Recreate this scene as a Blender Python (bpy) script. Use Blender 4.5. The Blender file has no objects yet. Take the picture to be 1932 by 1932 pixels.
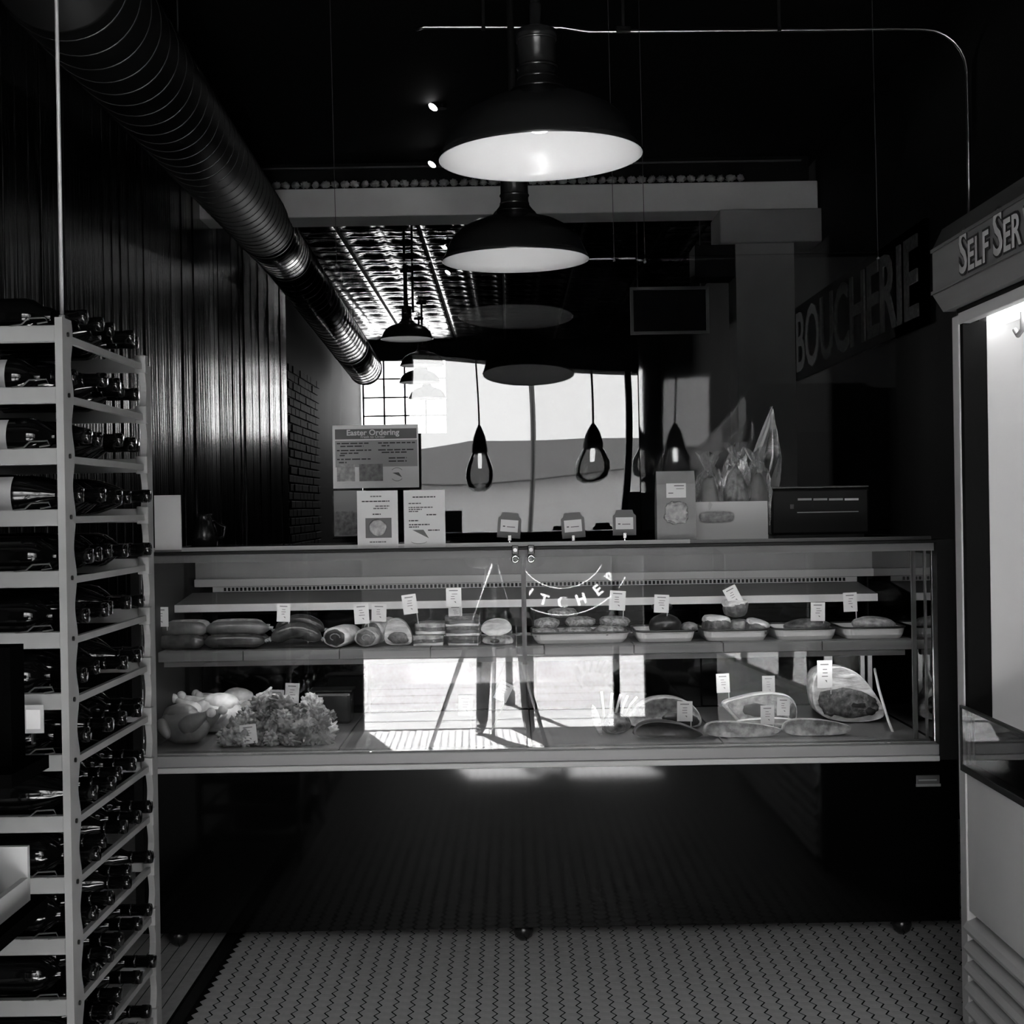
import bpy, bmesh, math, random
from mathutils import Vector, Matrix, noise
random.seed(7)
S = bpy.context.scene
COL = S.collection
R = math.radians
# ------------------------------------------------------------------ camera
F = 2700.0; CX = 966.0; HC = 1.35
PITCH = R(0.233); ROLL = R(0.95)
fwd = Vector((0, math.cos(PITCH), -math.sin(PITCH)))
up0 = Vector((0, math.sin(PITCH), math.cos(PITCH)))
rt0 = Vector((1, 0, 0))
rt = rt0*math.cos(ROLL) - up0*math.sin(ROLL)
up = rt0*math.sin(ROLL) + up0*math.cos(ROLL)
EYE = Vector((0, 0, HC))
cam = bpy.data.cameras.new('camera'); cam.sensor_width = 36; cam.lens = 36*F/1932
cam.clip_start = 0.05; cam.clip_end = 200
camo = bpy.data.objects.new('camera', cam); COL.objects.link(camo)
camo.matrix_world = Matrix(((rt.x, up.x, -fwd.x, EYE.x), (rt.y, up.y, -fwd.y, EYE.y), (rt.z, up.z, -fwd.z, EYE.z), (0, 0, 0, 1)))
S.camera = camo
def P(px, py, d):
    """world point seen at photo pixel (px,py) at distance d into the shop"""
    v = fwd + rt*((px-CX)/F) + up*((CX-py)/F)
    return EYE + v*(d/v.y)
def PX(px, d, py=955): return P(px, py, d).x
def PZ(py, d, px=966): return P(px, py, d).z
# ------------------------------------------------------------------ world, sun, exposure
SKY = 4.0
w = bpy.data.worlds.new('World'); S.world = w; w.use_nodes = True
w.node_tree.nodes['Background'].inputs[0].default_value = (1, 1, 1, 1)
w.node_tree.nodes['Background'].inputs[1].default_value = SKY
sun = bpy.data.lights.new('sun', 'SUN'); sun.energy = 75; sun.angle = R(0.6)
suno = bpy.data.objects.new('sun', sun); COL.objects.link(suno)
suno.rotation_euler = Vector((0.22, 0.95, -1.0)).to_track_quat('-Z', 'Y').to_euler()
por = bpy.data.lights.new('storefront_daylight', 'AREA'); por.shape = 'RECTANGLE'; por.size = 2.0; por.size_y = 3.1
por.cycles.is_portal = True
poro = bpy.data.objects.new('storefront_daylight', por); COL.objects.link(poro)
poro.location = (0.10, -1.06, 1.53); poro.rotation_euler = (R(90), 0, 0)   # emits toward +Y
por2 = bpy.data.lights.new('rear_window_daylight', 'AREA'); por2.shape = 'RECTANGLE'; por2.size = 1.1; por2.size_y = 1.0
por2.cycles.is_portal = True
poro2 = bpy.data.objects.new('rear_window_daylight', por2); COL.objects.link(poro2)
poro2.location = (-1.32, 18.1, 2.74); poro2.rotation_euler = (R(-90), 0, 0)
vs = S.view_settings
vs.view_transform = 'Standard'; vs.look = 'None'; vs.gamma = 1; vs.use_curve_mapping = False
vs.exposure = 1.45
S.cycles.sample_clamp_indirect = 8
S.cycles.transparent_max_bounces = 24
S.cycles.caustics_reflective = False; S.cycles.caustics_refractive = False

# ------------------------------------------------------------------ materials (the photograph is black and white)
MATS = {}
def mat(name, v, rough=0.6, metal=0.0, var=0.0, scale=8.0, bump=0.0, stretch=(1, 1, 1), spec=0.5, bscale=None, detail=3, coat=0):
    if name in MATS: return MATS[name]
    m = bpy.data.materials.new(name); m.use_nodes = True
    nt = m.node_tree; b = nt.nodes['Principled BSDF']
    b.inputs['Base Color'].default_value = (v, v, v, 1)
    b.inputs['Roughness'].default_value = rough; b.inputs['Metallic'].default_value = metal
    b.inputs['Specular IOR Level'].default_value = spec
    if coat: b.inputs['Coat Weight'].default_value = coat; b.inputs['Coat Roughness'].default_value = 0.08
    if var or bump:
        tc = nt.nodes.new('ShaderNodeTexCoord'); mp = nt.nodes.new('ShaderNodeMapping')
        mp.inputs['Scale'].default_value = stretch
        nt.links.new(tc.outputs['Object'], mp.inputs[0])
        n = nt.nodes.new('ShaderNodeTexNoise'); n.inputs['Scale'].default_value = scale; n.inputs['Detail'].default_value = detail
        nt.links.new(mp.outputs[0], n.inputs[0])
        if var:
            r = nt.nodes.new('ShaderNodeValToRGB')
            lo = max(0, v*(1-var)); hi = min(1, v*(1+var))
            r.color_ramp.elements[0].position = 0.3; r.color_ramp.elements[1].position = 0.7
            r.color_ramp.elements[0].color = (lo, lo, lo, 1); r.color_ramp.elements[1].color = (hi, hi, hi, 1)
            nt.links.new(n.outputs[0], r.inputs[0]); nt.links.new(r.outputs[0], b.inputs['Base Color'])
        if bump:
            n2 = n
            if bscale:
                n2 = nt.nodes.new('ShaderNodeTexNoise'); n2.inputs['Scale'].default_value = bscale; n2.inputs['Detail'].default_value = 3
                nt.links.new(mp.outputs[0], n2.inputs[0])
            bp = nt.nodes.new('ShaderNodeBump'); bp.inputs['Strength'].default_value = min(1, bump*4); bp.inputs['Distance'].default_value = bump*0.05
            nt.links.new(n2.outputs[0], bp.inputs['Height']); nt.links.new(bp.outputs[0], b.inputs['Normal'])
    MATS[name] = m; return m
def emis(name, s):
    m = bpy.data.materials.new(name); m.use_nodes = True; nt = m.node_tree
    b = nt.nodes['Principled BSDF']; b.inputs['Emission Color'].default_value = (1, 1, 1, 1); b.inputs['Emission Strength'].default_value = s
    MATS[name] = m; return m
def clear(name, ior=1.5, rough=0.0, tint=1.0, haze=0.0, bump=0):
    """thin clear sheet: Fresnel mirror over a see-through body"""
    m = bpy.data.materials.new(name); m.use_nodes = True; nt = m.node_tree; nt.nodes.clear()
    o = nt.nodes.new('ShaderNodeOutputMaterial'); mx = nt.nodes.new('ShaderNodeMixShader')
    t = nt.nodes.new('ShaderNodeBsdfTransparent'); t.inputs[0].default_value = (tint, tint, tint, 1)
    g = nt.nodes.new('ShaderNodeBsdfGlossy'); g.inputs['Roughness'].default_value = rough; g.inputs[0].default_value = (1, 1, 1, 1)
    fr = nt.nodes.new('ShaderNodeFresnel'); fr.inputs[0].default_value = ior
    nt.links.new(fr.outputs[0], mx.inputs[0]); nt.links.new(g.outputs[0], mx.inputs[2])
    if haze:
        d = nt.nodes.new('ShaderNodeBsdfDiffuse'); d.inputs[0].default_value = (.8, .8, .8, 1)
        m2 = nt.nodes.new('ShaderNodeMixShader'); m2.inputs[0].default_value = haze
        nt.links.new(t.outputs[0], m2.inputs[1]); nt.links.new(d.outputs[0], m2.inputs[2]); nt.links.new(m2.outputs[0], mx.inputs[1])
    else: nt.links.new(t.outputs[0], mx.inputs[1])
    if bump:
        n = nt.nodes.new('ShaderNodeTexNoise'); n.inputs['Scale'].default_value = 30
        bp = nt.nodes.new('ShaderNodeBump'); bp.inputs['Strength'].default_value = 1; bp.inputs['Distance'].default_value = bump
        nt.links.new(n.outputs[0], bp.inputs['Height']); nt.links.new(bp.outputs[0], g.inputs['Normal'])
    nt.links.new(mx.outputs[0], o.inputs[0]); MATS[name] = m; return m

mat('wall_dark', 0.008, 0.7, var=.3, scale=2, bump=.05, spec=.12)
mat('plank', 0.009, 0.24, var=.5, scale=3, stretch=(1, 12, 0.6), bump=.16, bscale=2.2, spec=.7)
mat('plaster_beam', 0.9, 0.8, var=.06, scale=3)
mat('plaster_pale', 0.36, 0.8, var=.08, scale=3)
mat('ceiling_black', 0.004, 0.8, spec=.1)
mat('tin', 0.055, 0.24, metal=.8, var=.3, scale=20)
mat('seam', 0.05, 0.35, metal=1.0)
mat('duct_shaded', 0.004, 0.5, spec=.12)  # same steel as the far run; its shade is put into the colour
mat('orn', .4, .4)
mat('steel_duct', 0.06, 0.2, metal=1.0, var=.15, scale=12)
mat('steel', 0.55, 0.3, metal=1.0)
mat('conduit', 0.5, 0.3, metal=1.0)
mat('chrome', 0.75, 0.12, metal=1.0)
mat('alu', 0.42, 0.42, metal=.75, var=.08, scale=6, stretch=(.3, 8, 8))
mat('white_rail', 0.34, 0.4)
mat('black_gloss', 0.002, 0.06, spec=.24)
mat('black', 0.004, 0.5, spec=.2)
mat('black_gap', 0.003, 0.8, spec=.1)
mat('grey_in', 0.17, 0.45, var=.12, scale=5)
mat('header_grey', .28, .45, var=.15, scale=5)
mat('case_white', 0.6, 0.4)
mat('shelf_board', 0.13, 0.45, var=.2, scale=6, stretch=(.4, 6, 6))
mat('deck_metal', 0.16, 0.35, metal=.5, var=.2, scale=5)
mat('tile', 0.42, 0.5, var=.12, scale=30)
mat('grout', 0.006, 0.95, spec=.05)
mat('tile_black', 0.006, 0.5)
mat('rack_wood', 0.23, 0.6, var=.14, scale=6, stretch=(1, 1, 1), bump=.02)
mat('bottle_glass', 0.002, 0.08, spec=.5)
mat('label', 0.34, 0.6, var=.1, scale=30)
mat('foil', 0.002, 0.14, spec=.5)
mat('void_black', 0.001, .9, spec=.0)
mat('cooler_body', 0.5, 0.5, var=.04, scale=4)
mat('cooler_edge', 0.42, 0.45)
mat('cooler_in', 0.42, 0.55, var=.03, scale=3)
mat('sign_wood', 0.10, 0.45, var=.3, scale=3, stretch=(2, .4, 4))
mat('letter_pale', 0.42, 0.6)
mat('letter_dim', 0.09, 0.7, var=.4, scale=40)
mat('enamel_dark', 0.012, 0.25, spec=.6)
mat('enamel_white', 0.85, 0.22)
mat('paper', 0.78, 0.7); mat('paper2', 0.9, 0.7); mat('print', 0.05, 0.8); mat('print_mid', 0.16, 0.8)
mat('photo_mid', 0.12, 0.4, var=.7, scale=60); mat('photo_pale', .36, .5, var=.4, scale=60)
mat('kraft', 0.27, 0.75, var=.1, scale=20); mat('box_card', 0.8, 0.7)
mat('meat', 0.085, 0.28, var=.85, scale=55, bump=.2, detail=7); mat('meat_dark', 0.022, 0.3, var=.6, scale=50, bump=.05)
mat('fat', 0.66, 0.36, var=.42, scale=34, bump=.2, detail=8, stretch=(.5, 1, 1.6)); mat('fat_mid', 0.33, 0.34, var=.6, scale=42, bump=.2, detail=8)
mat('mince', 0.24, 0.4, var=.7, scale=90, bump=.2)
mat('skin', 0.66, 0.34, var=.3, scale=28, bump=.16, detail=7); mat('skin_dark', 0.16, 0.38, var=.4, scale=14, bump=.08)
mat('bone', 0.6, 0.5)
mat('sausage_dark', 0.045, 0.25, var=.5, scale=26, bump=.08); mat('sausage', 0.1, 0.3, var=.5, scale=20, bump=.05)
mat('tray', 0.62, 0.28); mat('tray_rim', 0.02, 0.4)
mat('card', 0.68, 0.6); mat('card_grey', 0.36, .6); mat('bamboo', .45, .6)
mat('asphalt', 0.10, 0.9, var=.2, scale=2); mat('slab', 0.115, 0.9, var=.12, scale=3); mat('bwall', .5, .8); mat('roof', .22, .8); mat('reflection_blocker', .03, .9, var=.5, scale=8, bump=.3)
mat('steel_dim', 0.12, 0.4, metal=.6)
mat('wire', 0.12, 0.5, metal=.8); mat('rod', 0.3, 0.45, metal=.3)
mat('cloth', .28, .9)
mat('jeans', .06, .9, var=.3, scale=40); mat('shirt', .1, .9); mat('skin_p', .35, .6); mat('hair', .02, .6); mat('shoe', .2, .6)
m_ = bpy.data.materials.new('decal'); m_.use_nodes = True; nt_ = m_.node_tree; nt_.nodes.clear()
o_ = nt_.nodes.new('ShaderNodeOutputMaterial'); a_ = nt_.nodes.new('ShaderNodeAddShader'); d_ = nt_.nodes.new('ShaderNodeBsdfDiffuse'); t_ = nt_.nodes.new('ShaderNodeBsdfTranslucent')
d_.inputs[0].default_value = (.45, .45, .45, 1); t_.inputs[0].default_value = (.75, .75, .75, 1)
nt_.links.new(d_.outputs[0], a_.inputs[0]); nt_.links.new(t_.outputs[0], a_.inputs[1]); nt_.links.new(a_.outputs[0], o_.inputs[0]); MATS['decal'] = m_
emis('bulb_on', 4.8); emis('tube_on', 9.0); emis('tube_cool', 4.6); emis('spot_on', 9.0)
clear('plexi', 1.5); clear('plexi_dull', 1.46, rough=.02); clear('glass_tint', 1.5, tint=.55, haze=.25); clear('glass', 1.5); clear('glass_shop', 1.5); clear('cello', 1.5, rough=.05, haze=.10, bump=.02)
clear('cello_glint', 1.5, rough=.1, haze=.6)
clear('glass_green', 1.45, tint=.72)

# ------------------------------------------------------------------ mesh helpers
def box(bm, x0, x1, y0, y1, z0, z1):
    v = [bm.verts.new((x, y, z)) for z in (z0, z1) for y in (y0, y1) for x in (x0, x1)]
    for f in ((0, 2, 3, 1), (4, 5, 7, 6), (0, 1, 5, 4), (2, 6, 7, 3), (0, 4, 6, 2), (1, 3, 7, 5)): bm.faces.new([v[i] for i in f])
def BOX(*a):
    bm = bmesh.new(); box(bm, *a); return bm
def lathe(bm, prof, n=32, axis='Z', off=(0, 0, 0), cap0=True, cap1=True):
    rings = []
    for r, z in prof:
        ring = []
        for i in range(n):
            a = 2*math.pi*i/n; c, s = r*math.cos(a), r*math.sin(a)
            p = (c, s, z) if axis == 'Z' else ((z, c, s) if axis == 'X' else (c, z, s))
            ring.append(bm.verts.new((p[0]+off[0], p[1]+off[1], p[2]+off[2])))
        rings.append(ring)
    for a, b in zip(rings, rings[1:]):
        for i in range(n):
            j = (i+1) % n; bm.faces.new((a[i], a[j], b[j], b[i]))
    if cap0: bm.faces.new(rings[0][::-1])
    if cap1: bm.faces.new(rings[-1])
def LATHE(prof, **k):
    bm = bmesh.new(); lathe(bm, prof, **k); return bm
def tube(bm, pts, rad, n=10, cap=True):
    pts = [Vector(p) for p in pts]; rings = []
    rads = rad if isinstance(rad, (list, tuple)) else [rad]*len(pts)
    t0 = (pts[1]-pts[0]).normalized()
    ref = Vector((0, 0, 1)) if abs(t0.z) < .9 else Vector((1, 0, 0))
    u = t0.cross(ref).normalized()
    for i, p in enumerate(pts):
        t = (pts[min(i+1, len(pts)-1)]-pts[max(i-1, 0)]).normalized()
        u = (u - t*u.dot(t)).normalized(); v = t.cross(u)
        rings.append([bm.verts.new(p+(u*math.cos(2*math.pi*k/n)+v*math.sin(2*math.pi*k/n))*rads[i]) for k in range(n)])
    for a, b in zip(rings, rings[1:]):
        for i in range(n):
            j = (i+1) % n; bm.faces.new((a[i], a[j], b[j], b[i]))
    if cap: bm.faces.new(rings[0][::-1]); bm.faces.new(rings[-1])
def TUBE(pts, rad, n=10):
    bm = bmesh.new(); tube(bm, pts, rad, n); return bm
def prism(bm, prof, y0, y1):
    """polygon prof [(x,z)] extruded along y"""
    a = [bm.verts.new((x, y0, z)) for x, z in prof]; b = [bm.verts.new((x, y1, z)) for x, z in prof]
    n = len(prof); bm.faces.new(a); bm.faces.new(b[::-1])
    for i in range(n): bm.faces.new((a[i], b[i], b[(i+1) % n], a[(i+1) % n]))
def obj(name, bm, m, parent=None, smooth=False, bevel=0, loc=None):
    me = bpy.data.meshes.new(name)
    bmesh.ops.recalc_face_normals(bm, faces=bm.faces); bm.to_mesh(me); bm.free()
    me.materials.append(MATS[m])
    if smooth:
        for p in me.polygons: p.use_smooth = True
    o = bpy.data.objects.new(name, me); COL.objects.link(o)
    if parent: o.parent = parent
    if loc is not None: o.location = loc
    if bevel:
        b = o.modifiers.new('bevel', 'BEVEL'); b.width = bevel; b.segments = 2; b.limit_method = 'ANGLE'
    return o
def inst(src, name, parent, loc=None, rot=None, scale=None):
    o = bpy.data.objects.new(name, src.data); COL.objects.link(o); o.parent = parent
    for m_ in src.modifiers:
        if m_.type == 'BEVEL':
            b = o.modifiers.new('bevel', 'BEVEL'); b.width = m_.width; b.segments = 2; b.limit_method = 'ANGLE'
    if loc is not None: o.location = loc
    if rot is not None: o.rotation_euler = rot
    if scale is not None: o.scale = scale
    return o
def tag(o, label, cat, group=None):
    o['label'] = label; o['category'] = cat
    if group: o['group'] = group
    return o
def struct(o, label=None):
    o['kind'] = 'structure'
    if label: o['label'] = label
    return o
def empty(name, loc=(0, 0, 0)):
    o = bpy.data.objects.new(name, None); COL.objects.link(o); o.location = loc; o.empty_display_size = .05; return o
def thing(name, label, cat, loc=(0, 0, 0), group=None): return tag(empty(name, loc), label, cat, group)
def local(o, p): return Vector(p) - o.location
def copy_tree(o, parent=None):
    c = o.copy(); COL.objects.link(c); c.parent = parent
    for ch in list(o.children): copy_tree(ch, c)
    return c
def text_bm(body, size=1.0, extrude=.001, offset=0.0, spacing=1.0, sx=1.0):
    cu = bpy.data.curves.new('t', 'FONT'); cu.body = body; cu.size = size; cu.extrude = extrude; cu.offset = offset
    cu.space_character = spacing; cu.align_x = 'CENTER'; cu.align_y = 'CENTER'; cu.resolution_u = 3
    to = bpy.data.objects.new('t', cu); COL.objects.link(to)
    bpy.context.view_layer.update()
    me = bpy.data.meshes.new_from_object(to.evaluated_get(bpy.context.evaluated_depsgraph_get()))
    bm = bmesh.new(); bm.from_mesh(me)
    bpy.data.objects.remove(to); bpy.data.curves.remove(cu); bpy.data.meshes.remove(me)
    if sx != 1: bmesh.ops.scale(bm, vec=(sx, 1, 1), verts=bm.verts)
    return bm
def xform(bm, M): bmesh.ops.transform(bm, matrix=M, verts=bm.verts); return bm
FACE_CAM = Matrix(((1, 0, 0, 0), (0, 0, -1, 0), (0, 1, 0, 0), (0, 0, 0, 1)))      # text plane facing -Y
FACE_LEFT = Matrix(((0, 0, -1, 0), (-1, 0, 0, 0), (0, 1, 0, 0), (0, 0, 0, 1)))   # text plane facing -X, reading toward -Y
def blob_bm(dims, seed, amp=.12, freq=2.2, sub=3, flat=None, sq=1.0):
    bm = bmesh.new(); bmesh.ops.create_icosphere(bm, subdivisions=sub, radius=1.0)
    off = Vector((seed*3.17, seed*1.73, seed*5.1))
    for v in bm.verts:
        c = v.co.normalized()
        if sq != 1: c = Vector([math.copysign(abs(a)**sq, a) for a in c])
        k = 1 + amp*noise.noise(c*freq+off) + amp*.4*noise.noise(c*freq*2.7+off)
        v.co = Vector((c.x*k*dims[0], c.y*k*dims[1], c.z*k*dims[2]))
        if flat is not None and v.co.z < -dims[2]*flat: v.co.z = -dims[2]*flat
    return bm
def blob(name, loc, dims, seed, m, parent=None, amp=.12, rot=(0, 0, 0), freq=2.2, sub=3, flat=None, sq=1.0):
    o = obj(name, blob_bm(dims, seed, amp, freq, sub, flat, sq), m, parent, smooth=True)
    o.location = loc; o.rotation_euler = rot; return o
def link_pts(a, b, sag, n=12):
    a, b = Vector(a), Vector(b)
    return [a.lerp(b, i/n)+Vector((0, 0, sag*math.sin(math.pi*i/n))) for i in range(n+1)]
def sausage_r(r, n=12, pinch=.25):
    return [r*(pinch+(1-pinch)*min(1, math.sin(math.pi*min(max(i/n, 0.0), 1.0))*2.2+.0)**.5) for i in range(n+1)]

# ================================================================== THE SETTING
XL, XR, YB, YF, ZC = -1.87, 1.9, 18.0, -1.0, 3.45
CASE_Y = 4.40
# ---- floor: hexagonal tiles with dark joints
floor = struct(obj('floor', BOX(XL-.1, XR+.1, YF-.05, YB+.1, -.06, -.0012), 'grout'), 'pale hexagonal mosaic tile floor with dark joints')
s = .03; colp, rowp = 1.5*s, math.sqrt(3)*s
def hexmesh(bm, x, y, h=0.0, shrink=.0028):
    e = .0036; hy = rowp/2-.0009
    sh = [(s-e, 0), (s/2-e*.62, hy), (-s/2+e*.62, hy), (-s+e, 0), (-s/2+e*.62, -hy), (s/2-e*.62, -hy)]
    top = [bm.verts.new((x+a, y+b, h)) for a, b in sh]; bot = [bm.verts.new((x+a, y+b, h-.0011)) for a, b in sh]
    bm.faces.new(top)
    for k in range(6): bm.faces.new((bot[k], bot[(k+1) % 6], top[(k+1) % 6], top[k]))
spots = []
X_HEX0 = -0.885
i = 0; x = X_HEX0+s
while x < XR-.03:
    j = 0; y = YF+.05+(rowp/2 if i % 2 else 0)
    while y < 6.2:
        spots.append((x, y)); y += rowp
    x += colp; i += 1
def fpix(x, y): return CX + F*x/max(y, .1)
vis = [q for q in spots if 3.70 < q[1] < 4.32 and 300 < fpix(*q) < 1815]
vis.sort(key=lambda q: q[1]); near = set(vis[:300])
bm = bmesh.new(); hexmesh(bm, 0, 0)
proto = obj('tile', bm, 'tile', floor); proto.location = (vis[0][0], vis[0][1], 0)
for q in vis[1:300]: inst(proto, 'tile', floor, (q[0], q[1], 0))
bm = bmesh.new()
for q in spots:
    if q not in near: hexmesh(bm, q[0], q[1])
o = obj('tile_field', bm, 'tile', floor); o['kind'] = 'stuff'
# border on the left: one black strip and long pale strips
obj('border_strip', BOX(-.925, -.893, YF, 6.2, -.0011, .0), 'tile_black', floor)['label'] = 'black border strip'
for k in range(7):
    x0 = -.932-.0405*(k+1)
    obj('border_strip', BOX(x0, x0+.037, YF, 6.2, -.0011, .0), 'tile', floor)
obj('border_strip', BOX(-1.29, -1.225, YF, 6.2, -.0011, .0), 'tile_black', floor)['label'] = 'black border strip'
obj('border_strip', BOX(XL, -1.293, YF, 6.2, -.0011, .0), 'tile', floor)
# ---- walls
wl = struct(obj('wall_left', BOX(XL-.15, XL-.012, YF-.1, YB+.1, 0, ZC), 'wall_dark'), 'dark left wall clad in glossy vertical boards')
pb = obj('plank', BOX(-.012, .0, 0, .142, .10, ZC-.02), 'plank', wl, bevel=.004, loc=(XL, 3.0, 0))
rot_j = random.Random(3)
for k in range(1, 62):
    inst(pb, 'plank', wl, (XL+rot_j.uniform(-.004, .004), 3.0+k*.145, 0), (0, 0, R(rot_j.uniform(-1.6, 1.6))))
# bricks past the boards
bk = obj('brick', BOX(-.012, .0, 0, .20, 0, .06), 'wall_dark', wl, bevel=.003, loc=(XL, 12.05, 1.0))
for r_ in range(22):
    for c_ in range(9):
        if r_ == 0 and c_ == 0: continue
        inst(bk, 'brick', wl, (XL+rot_j.uniform(-.004, .004), 12.05+c_*.213+(.1 if r_ % 2 else 0), 1.0+r_*.073))
wr = struct(obj('wall_right', BOX(XR, XR+.15, YF-.1, YB+.1, 0, ZC), 'wall_dark'), 'dark painted right wall')
# back wall with the gridded window
WX0, WX1, WZ0, WZ1 = -1.85, -.80, 2.28, 3.21
bm = bmesh.new()
box(bm, XL, XR, YB, YB+.15, 0, WZ0); box(bm, WX1, XR, YB, YB+.15, WZ0, ZC); box(bm, XL, WX1, YB, YB+.15, WZ1, ZC)
struct(obj('wall_back', bm, 'wall_dark'), 'dark rear wall of the back room')
win = struct(empty('window_1', (0, YB+.05, 0)), 'bright gridded rear window seen through the hanging clear sheet')
for k in range(5): obj('mullion', BOX(WX0+.2625*k-.012, WX0+.2625*k+.012, -.02, .02, WZ0, WZ1), 'steel_dim', win)
for k in range(5): obj('mullion', BOX(WX0, WX1, -.02, .02, WZ0+.2325*k-.010, WZ0+.2325*k+.010), 'steel_dim', win)
gp = obj('pane', BOX(0, .24, -.003, .003, 0, .212), 'glass', win, loc=(WX0+.012, 0, WZ0+.01))
for a in range(4):
    for b in range(4):
        if a or b: inst(gp, 'pane', win, (WX0+.012+.2625*a, 0, WZ0+.01+.2325*b))
# ---- ceiling: black in front, pressed tin panels
ce = struct(obj('ceiling', BOX(XL-.1, XR+.1, YF-.1, YB+.1, ZC, ZC+.1), 'ceiling_black'), 'dark pressed-tin ceiling')
bm = bmesh.new(); N = 24; SZ = .58; g = []
for iy in range(N+1):
    row = []
    for ix in range(N+1):
        u, v = ix/N, iy/N
        a = abs(math.sin(2*math.pi*u)*math.sin(2*math.pi*v)); e = min(u, v, 1-u, 1-v)
        h = -.010*math.sin(math.pi*min(1, a*1.4)) - (.010 if e < .045 else 0) - .004*abs(math.sin(6*math.pi*u)*math.sin(6*math.pi*v))
        row.append(bm.verts.new((u*SZ, v*SZ, h)))
    g.append(row)
for iy in range(N):
    for ix in range(N): bm.faces.new((g[iy][ix], g[iy+1][ix], g[iy+1][ix+1], g[iy][ix+1]))
tp = obj('tin_panel', bm, 'tin', ce, smooth=True, loc=(XL, 8.95, ZC-.001))
for a in range(6):
    for b in range(15):
        if a or b: inst(tp, 'tin_panel', ce, (XL+a*.612, 8.95+b*.60, ZC-.001))
# ---- front wall of the shop (behind the viewer): open door and shop window
OX0, OX1, OZ1 = -.88, 1.06, 2.95
bm = bmesh.new()
box(bm, XL, OX0, YF-.12, YF, 0, ZC); box(bm, OX1, 1.20, YF-.12, YF, 0, OZ1); box(bm, 1.54, XR, YF-.12, YF, 0, OZ1); box(bm, 1.20, 1.54, YF-.12, YF, 0, .9); box(bm, 1.20, 1.54, YF-.12, YF, 2.90, OZ1); box(bm, OX0, XR, YF-.12, YF, OZ1, ZC)
struct(obj('wall_front', bm, 'wall_dark'), 'dark front wall around the shop entrance')
dr = struct(empty('window_2', (0, YF-.05, 0)), 'shop window beside the open entrance')
obj('frame', BOX(.84, .88, -.04, .04, 0, OZ1), 'black', dr)
obj('frame', BOX(.88, OX1, -.04, .04, 0, .06), 'black', dr)
obj('pane', BOX(.88, OX1, -.004, .004, .06, OZ1), 'glass_shop', dr)
obj('door_pane', BOX(.10, .835, -.004, .004, .06, OZ1), 'glass_shop', dr)
dr3 = struct(empty('window_3', (0, YF-.05, 0)), 'narrow frosted side window of the shop front')
obj('pane', BOX(1.20, 1.54, -.004, .004, .9, 2.90), 'glass_tint', dr3); obj('sill', BOX(1.19, 1.55, .051, .07, .88, .9), 'black', dr3)
# arched lettering on the glass, to be read from the street
lt = 'BUTCHER'; R0 = .42
lt_parent = thing('window_lettering', 'white arched lettering on the shop window glass', 'lettering', (.50, YF-.062, 1.27))
for k, ch in enumerate(lt):
    a = R(-18*(k-3))
    b_ = text_bm(ch, .10, .0008, .004)
    M = FACE_CAM @ Matrix.Translation((-R0*math.sin(a), -R0*math.cos(a), 0)) @ Matrix.Rotation(-a, 4, 'Z')
    obj('letter', xform(b_, M), 'decal', lt_parent)
for rr0 in (R0+.085, R0-.10):
    obj('ring_line', TUBE([(rr0*math.sin(R(a)), 0, -rr0*math.cos(R(a))) for a in range(-60, 61, 5)], .004, 6), 'decal', lt_parent)
# ---- beam, cornice, pier
BY = 8.7
bx0, bx1 = XL, PX(1543, BY, 370)
bz0, bz1 = PZ(404, BY), PZ(350, BY)
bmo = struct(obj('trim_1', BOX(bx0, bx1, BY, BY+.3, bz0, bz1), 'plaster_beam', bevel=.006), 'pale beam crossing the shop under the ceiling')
struct(obj('trim_2', BOX(bx0, bx1-.05, BY+.01, BY+.29, bz1, ZC), 'wall_dark'), 'dark band between beam and ceiling')
orn = obj('ornament', blob_bm((.028, .02, .02), 2, .6, 3.0, 3), 'orn', bmo, smooth=True, loc=(bx0+.05, BY-.005, bz1+.022))
for k in range(1, 55):
    if bx0+.05+k*.060 < bx1-.1: inst(orn, 'ornament', bmo, (bx0+.05+k*.060, BY-.005, bz1+.022), (0, 0, k*1.3))
obj('ornament_rail', BOX(bx0, bx1-.1, BY-.02, BY, PZ(314, BY), PZ(311, BY)), 'steel_dim', bmo)
cx0, cx1 = PX(1390, BY, 600), PX(1500, BY, 600)
col = struct(empty('trim_3', (0, BY, 0)), 'pale square pier carrying the beam')
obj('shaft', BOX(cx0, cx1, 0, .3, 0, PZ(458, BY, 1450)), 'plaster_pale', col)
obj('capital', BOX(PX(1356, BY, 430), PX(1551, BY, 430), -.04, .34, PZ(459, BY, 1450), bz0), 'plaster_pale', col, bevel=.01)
obj('capital', BOX(PX(1312, BY, 500), cx0, .02, .28, PZ(520, BY, 1400), PZ(459, BY, 1450)), 'wall_dark', col)

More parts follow.
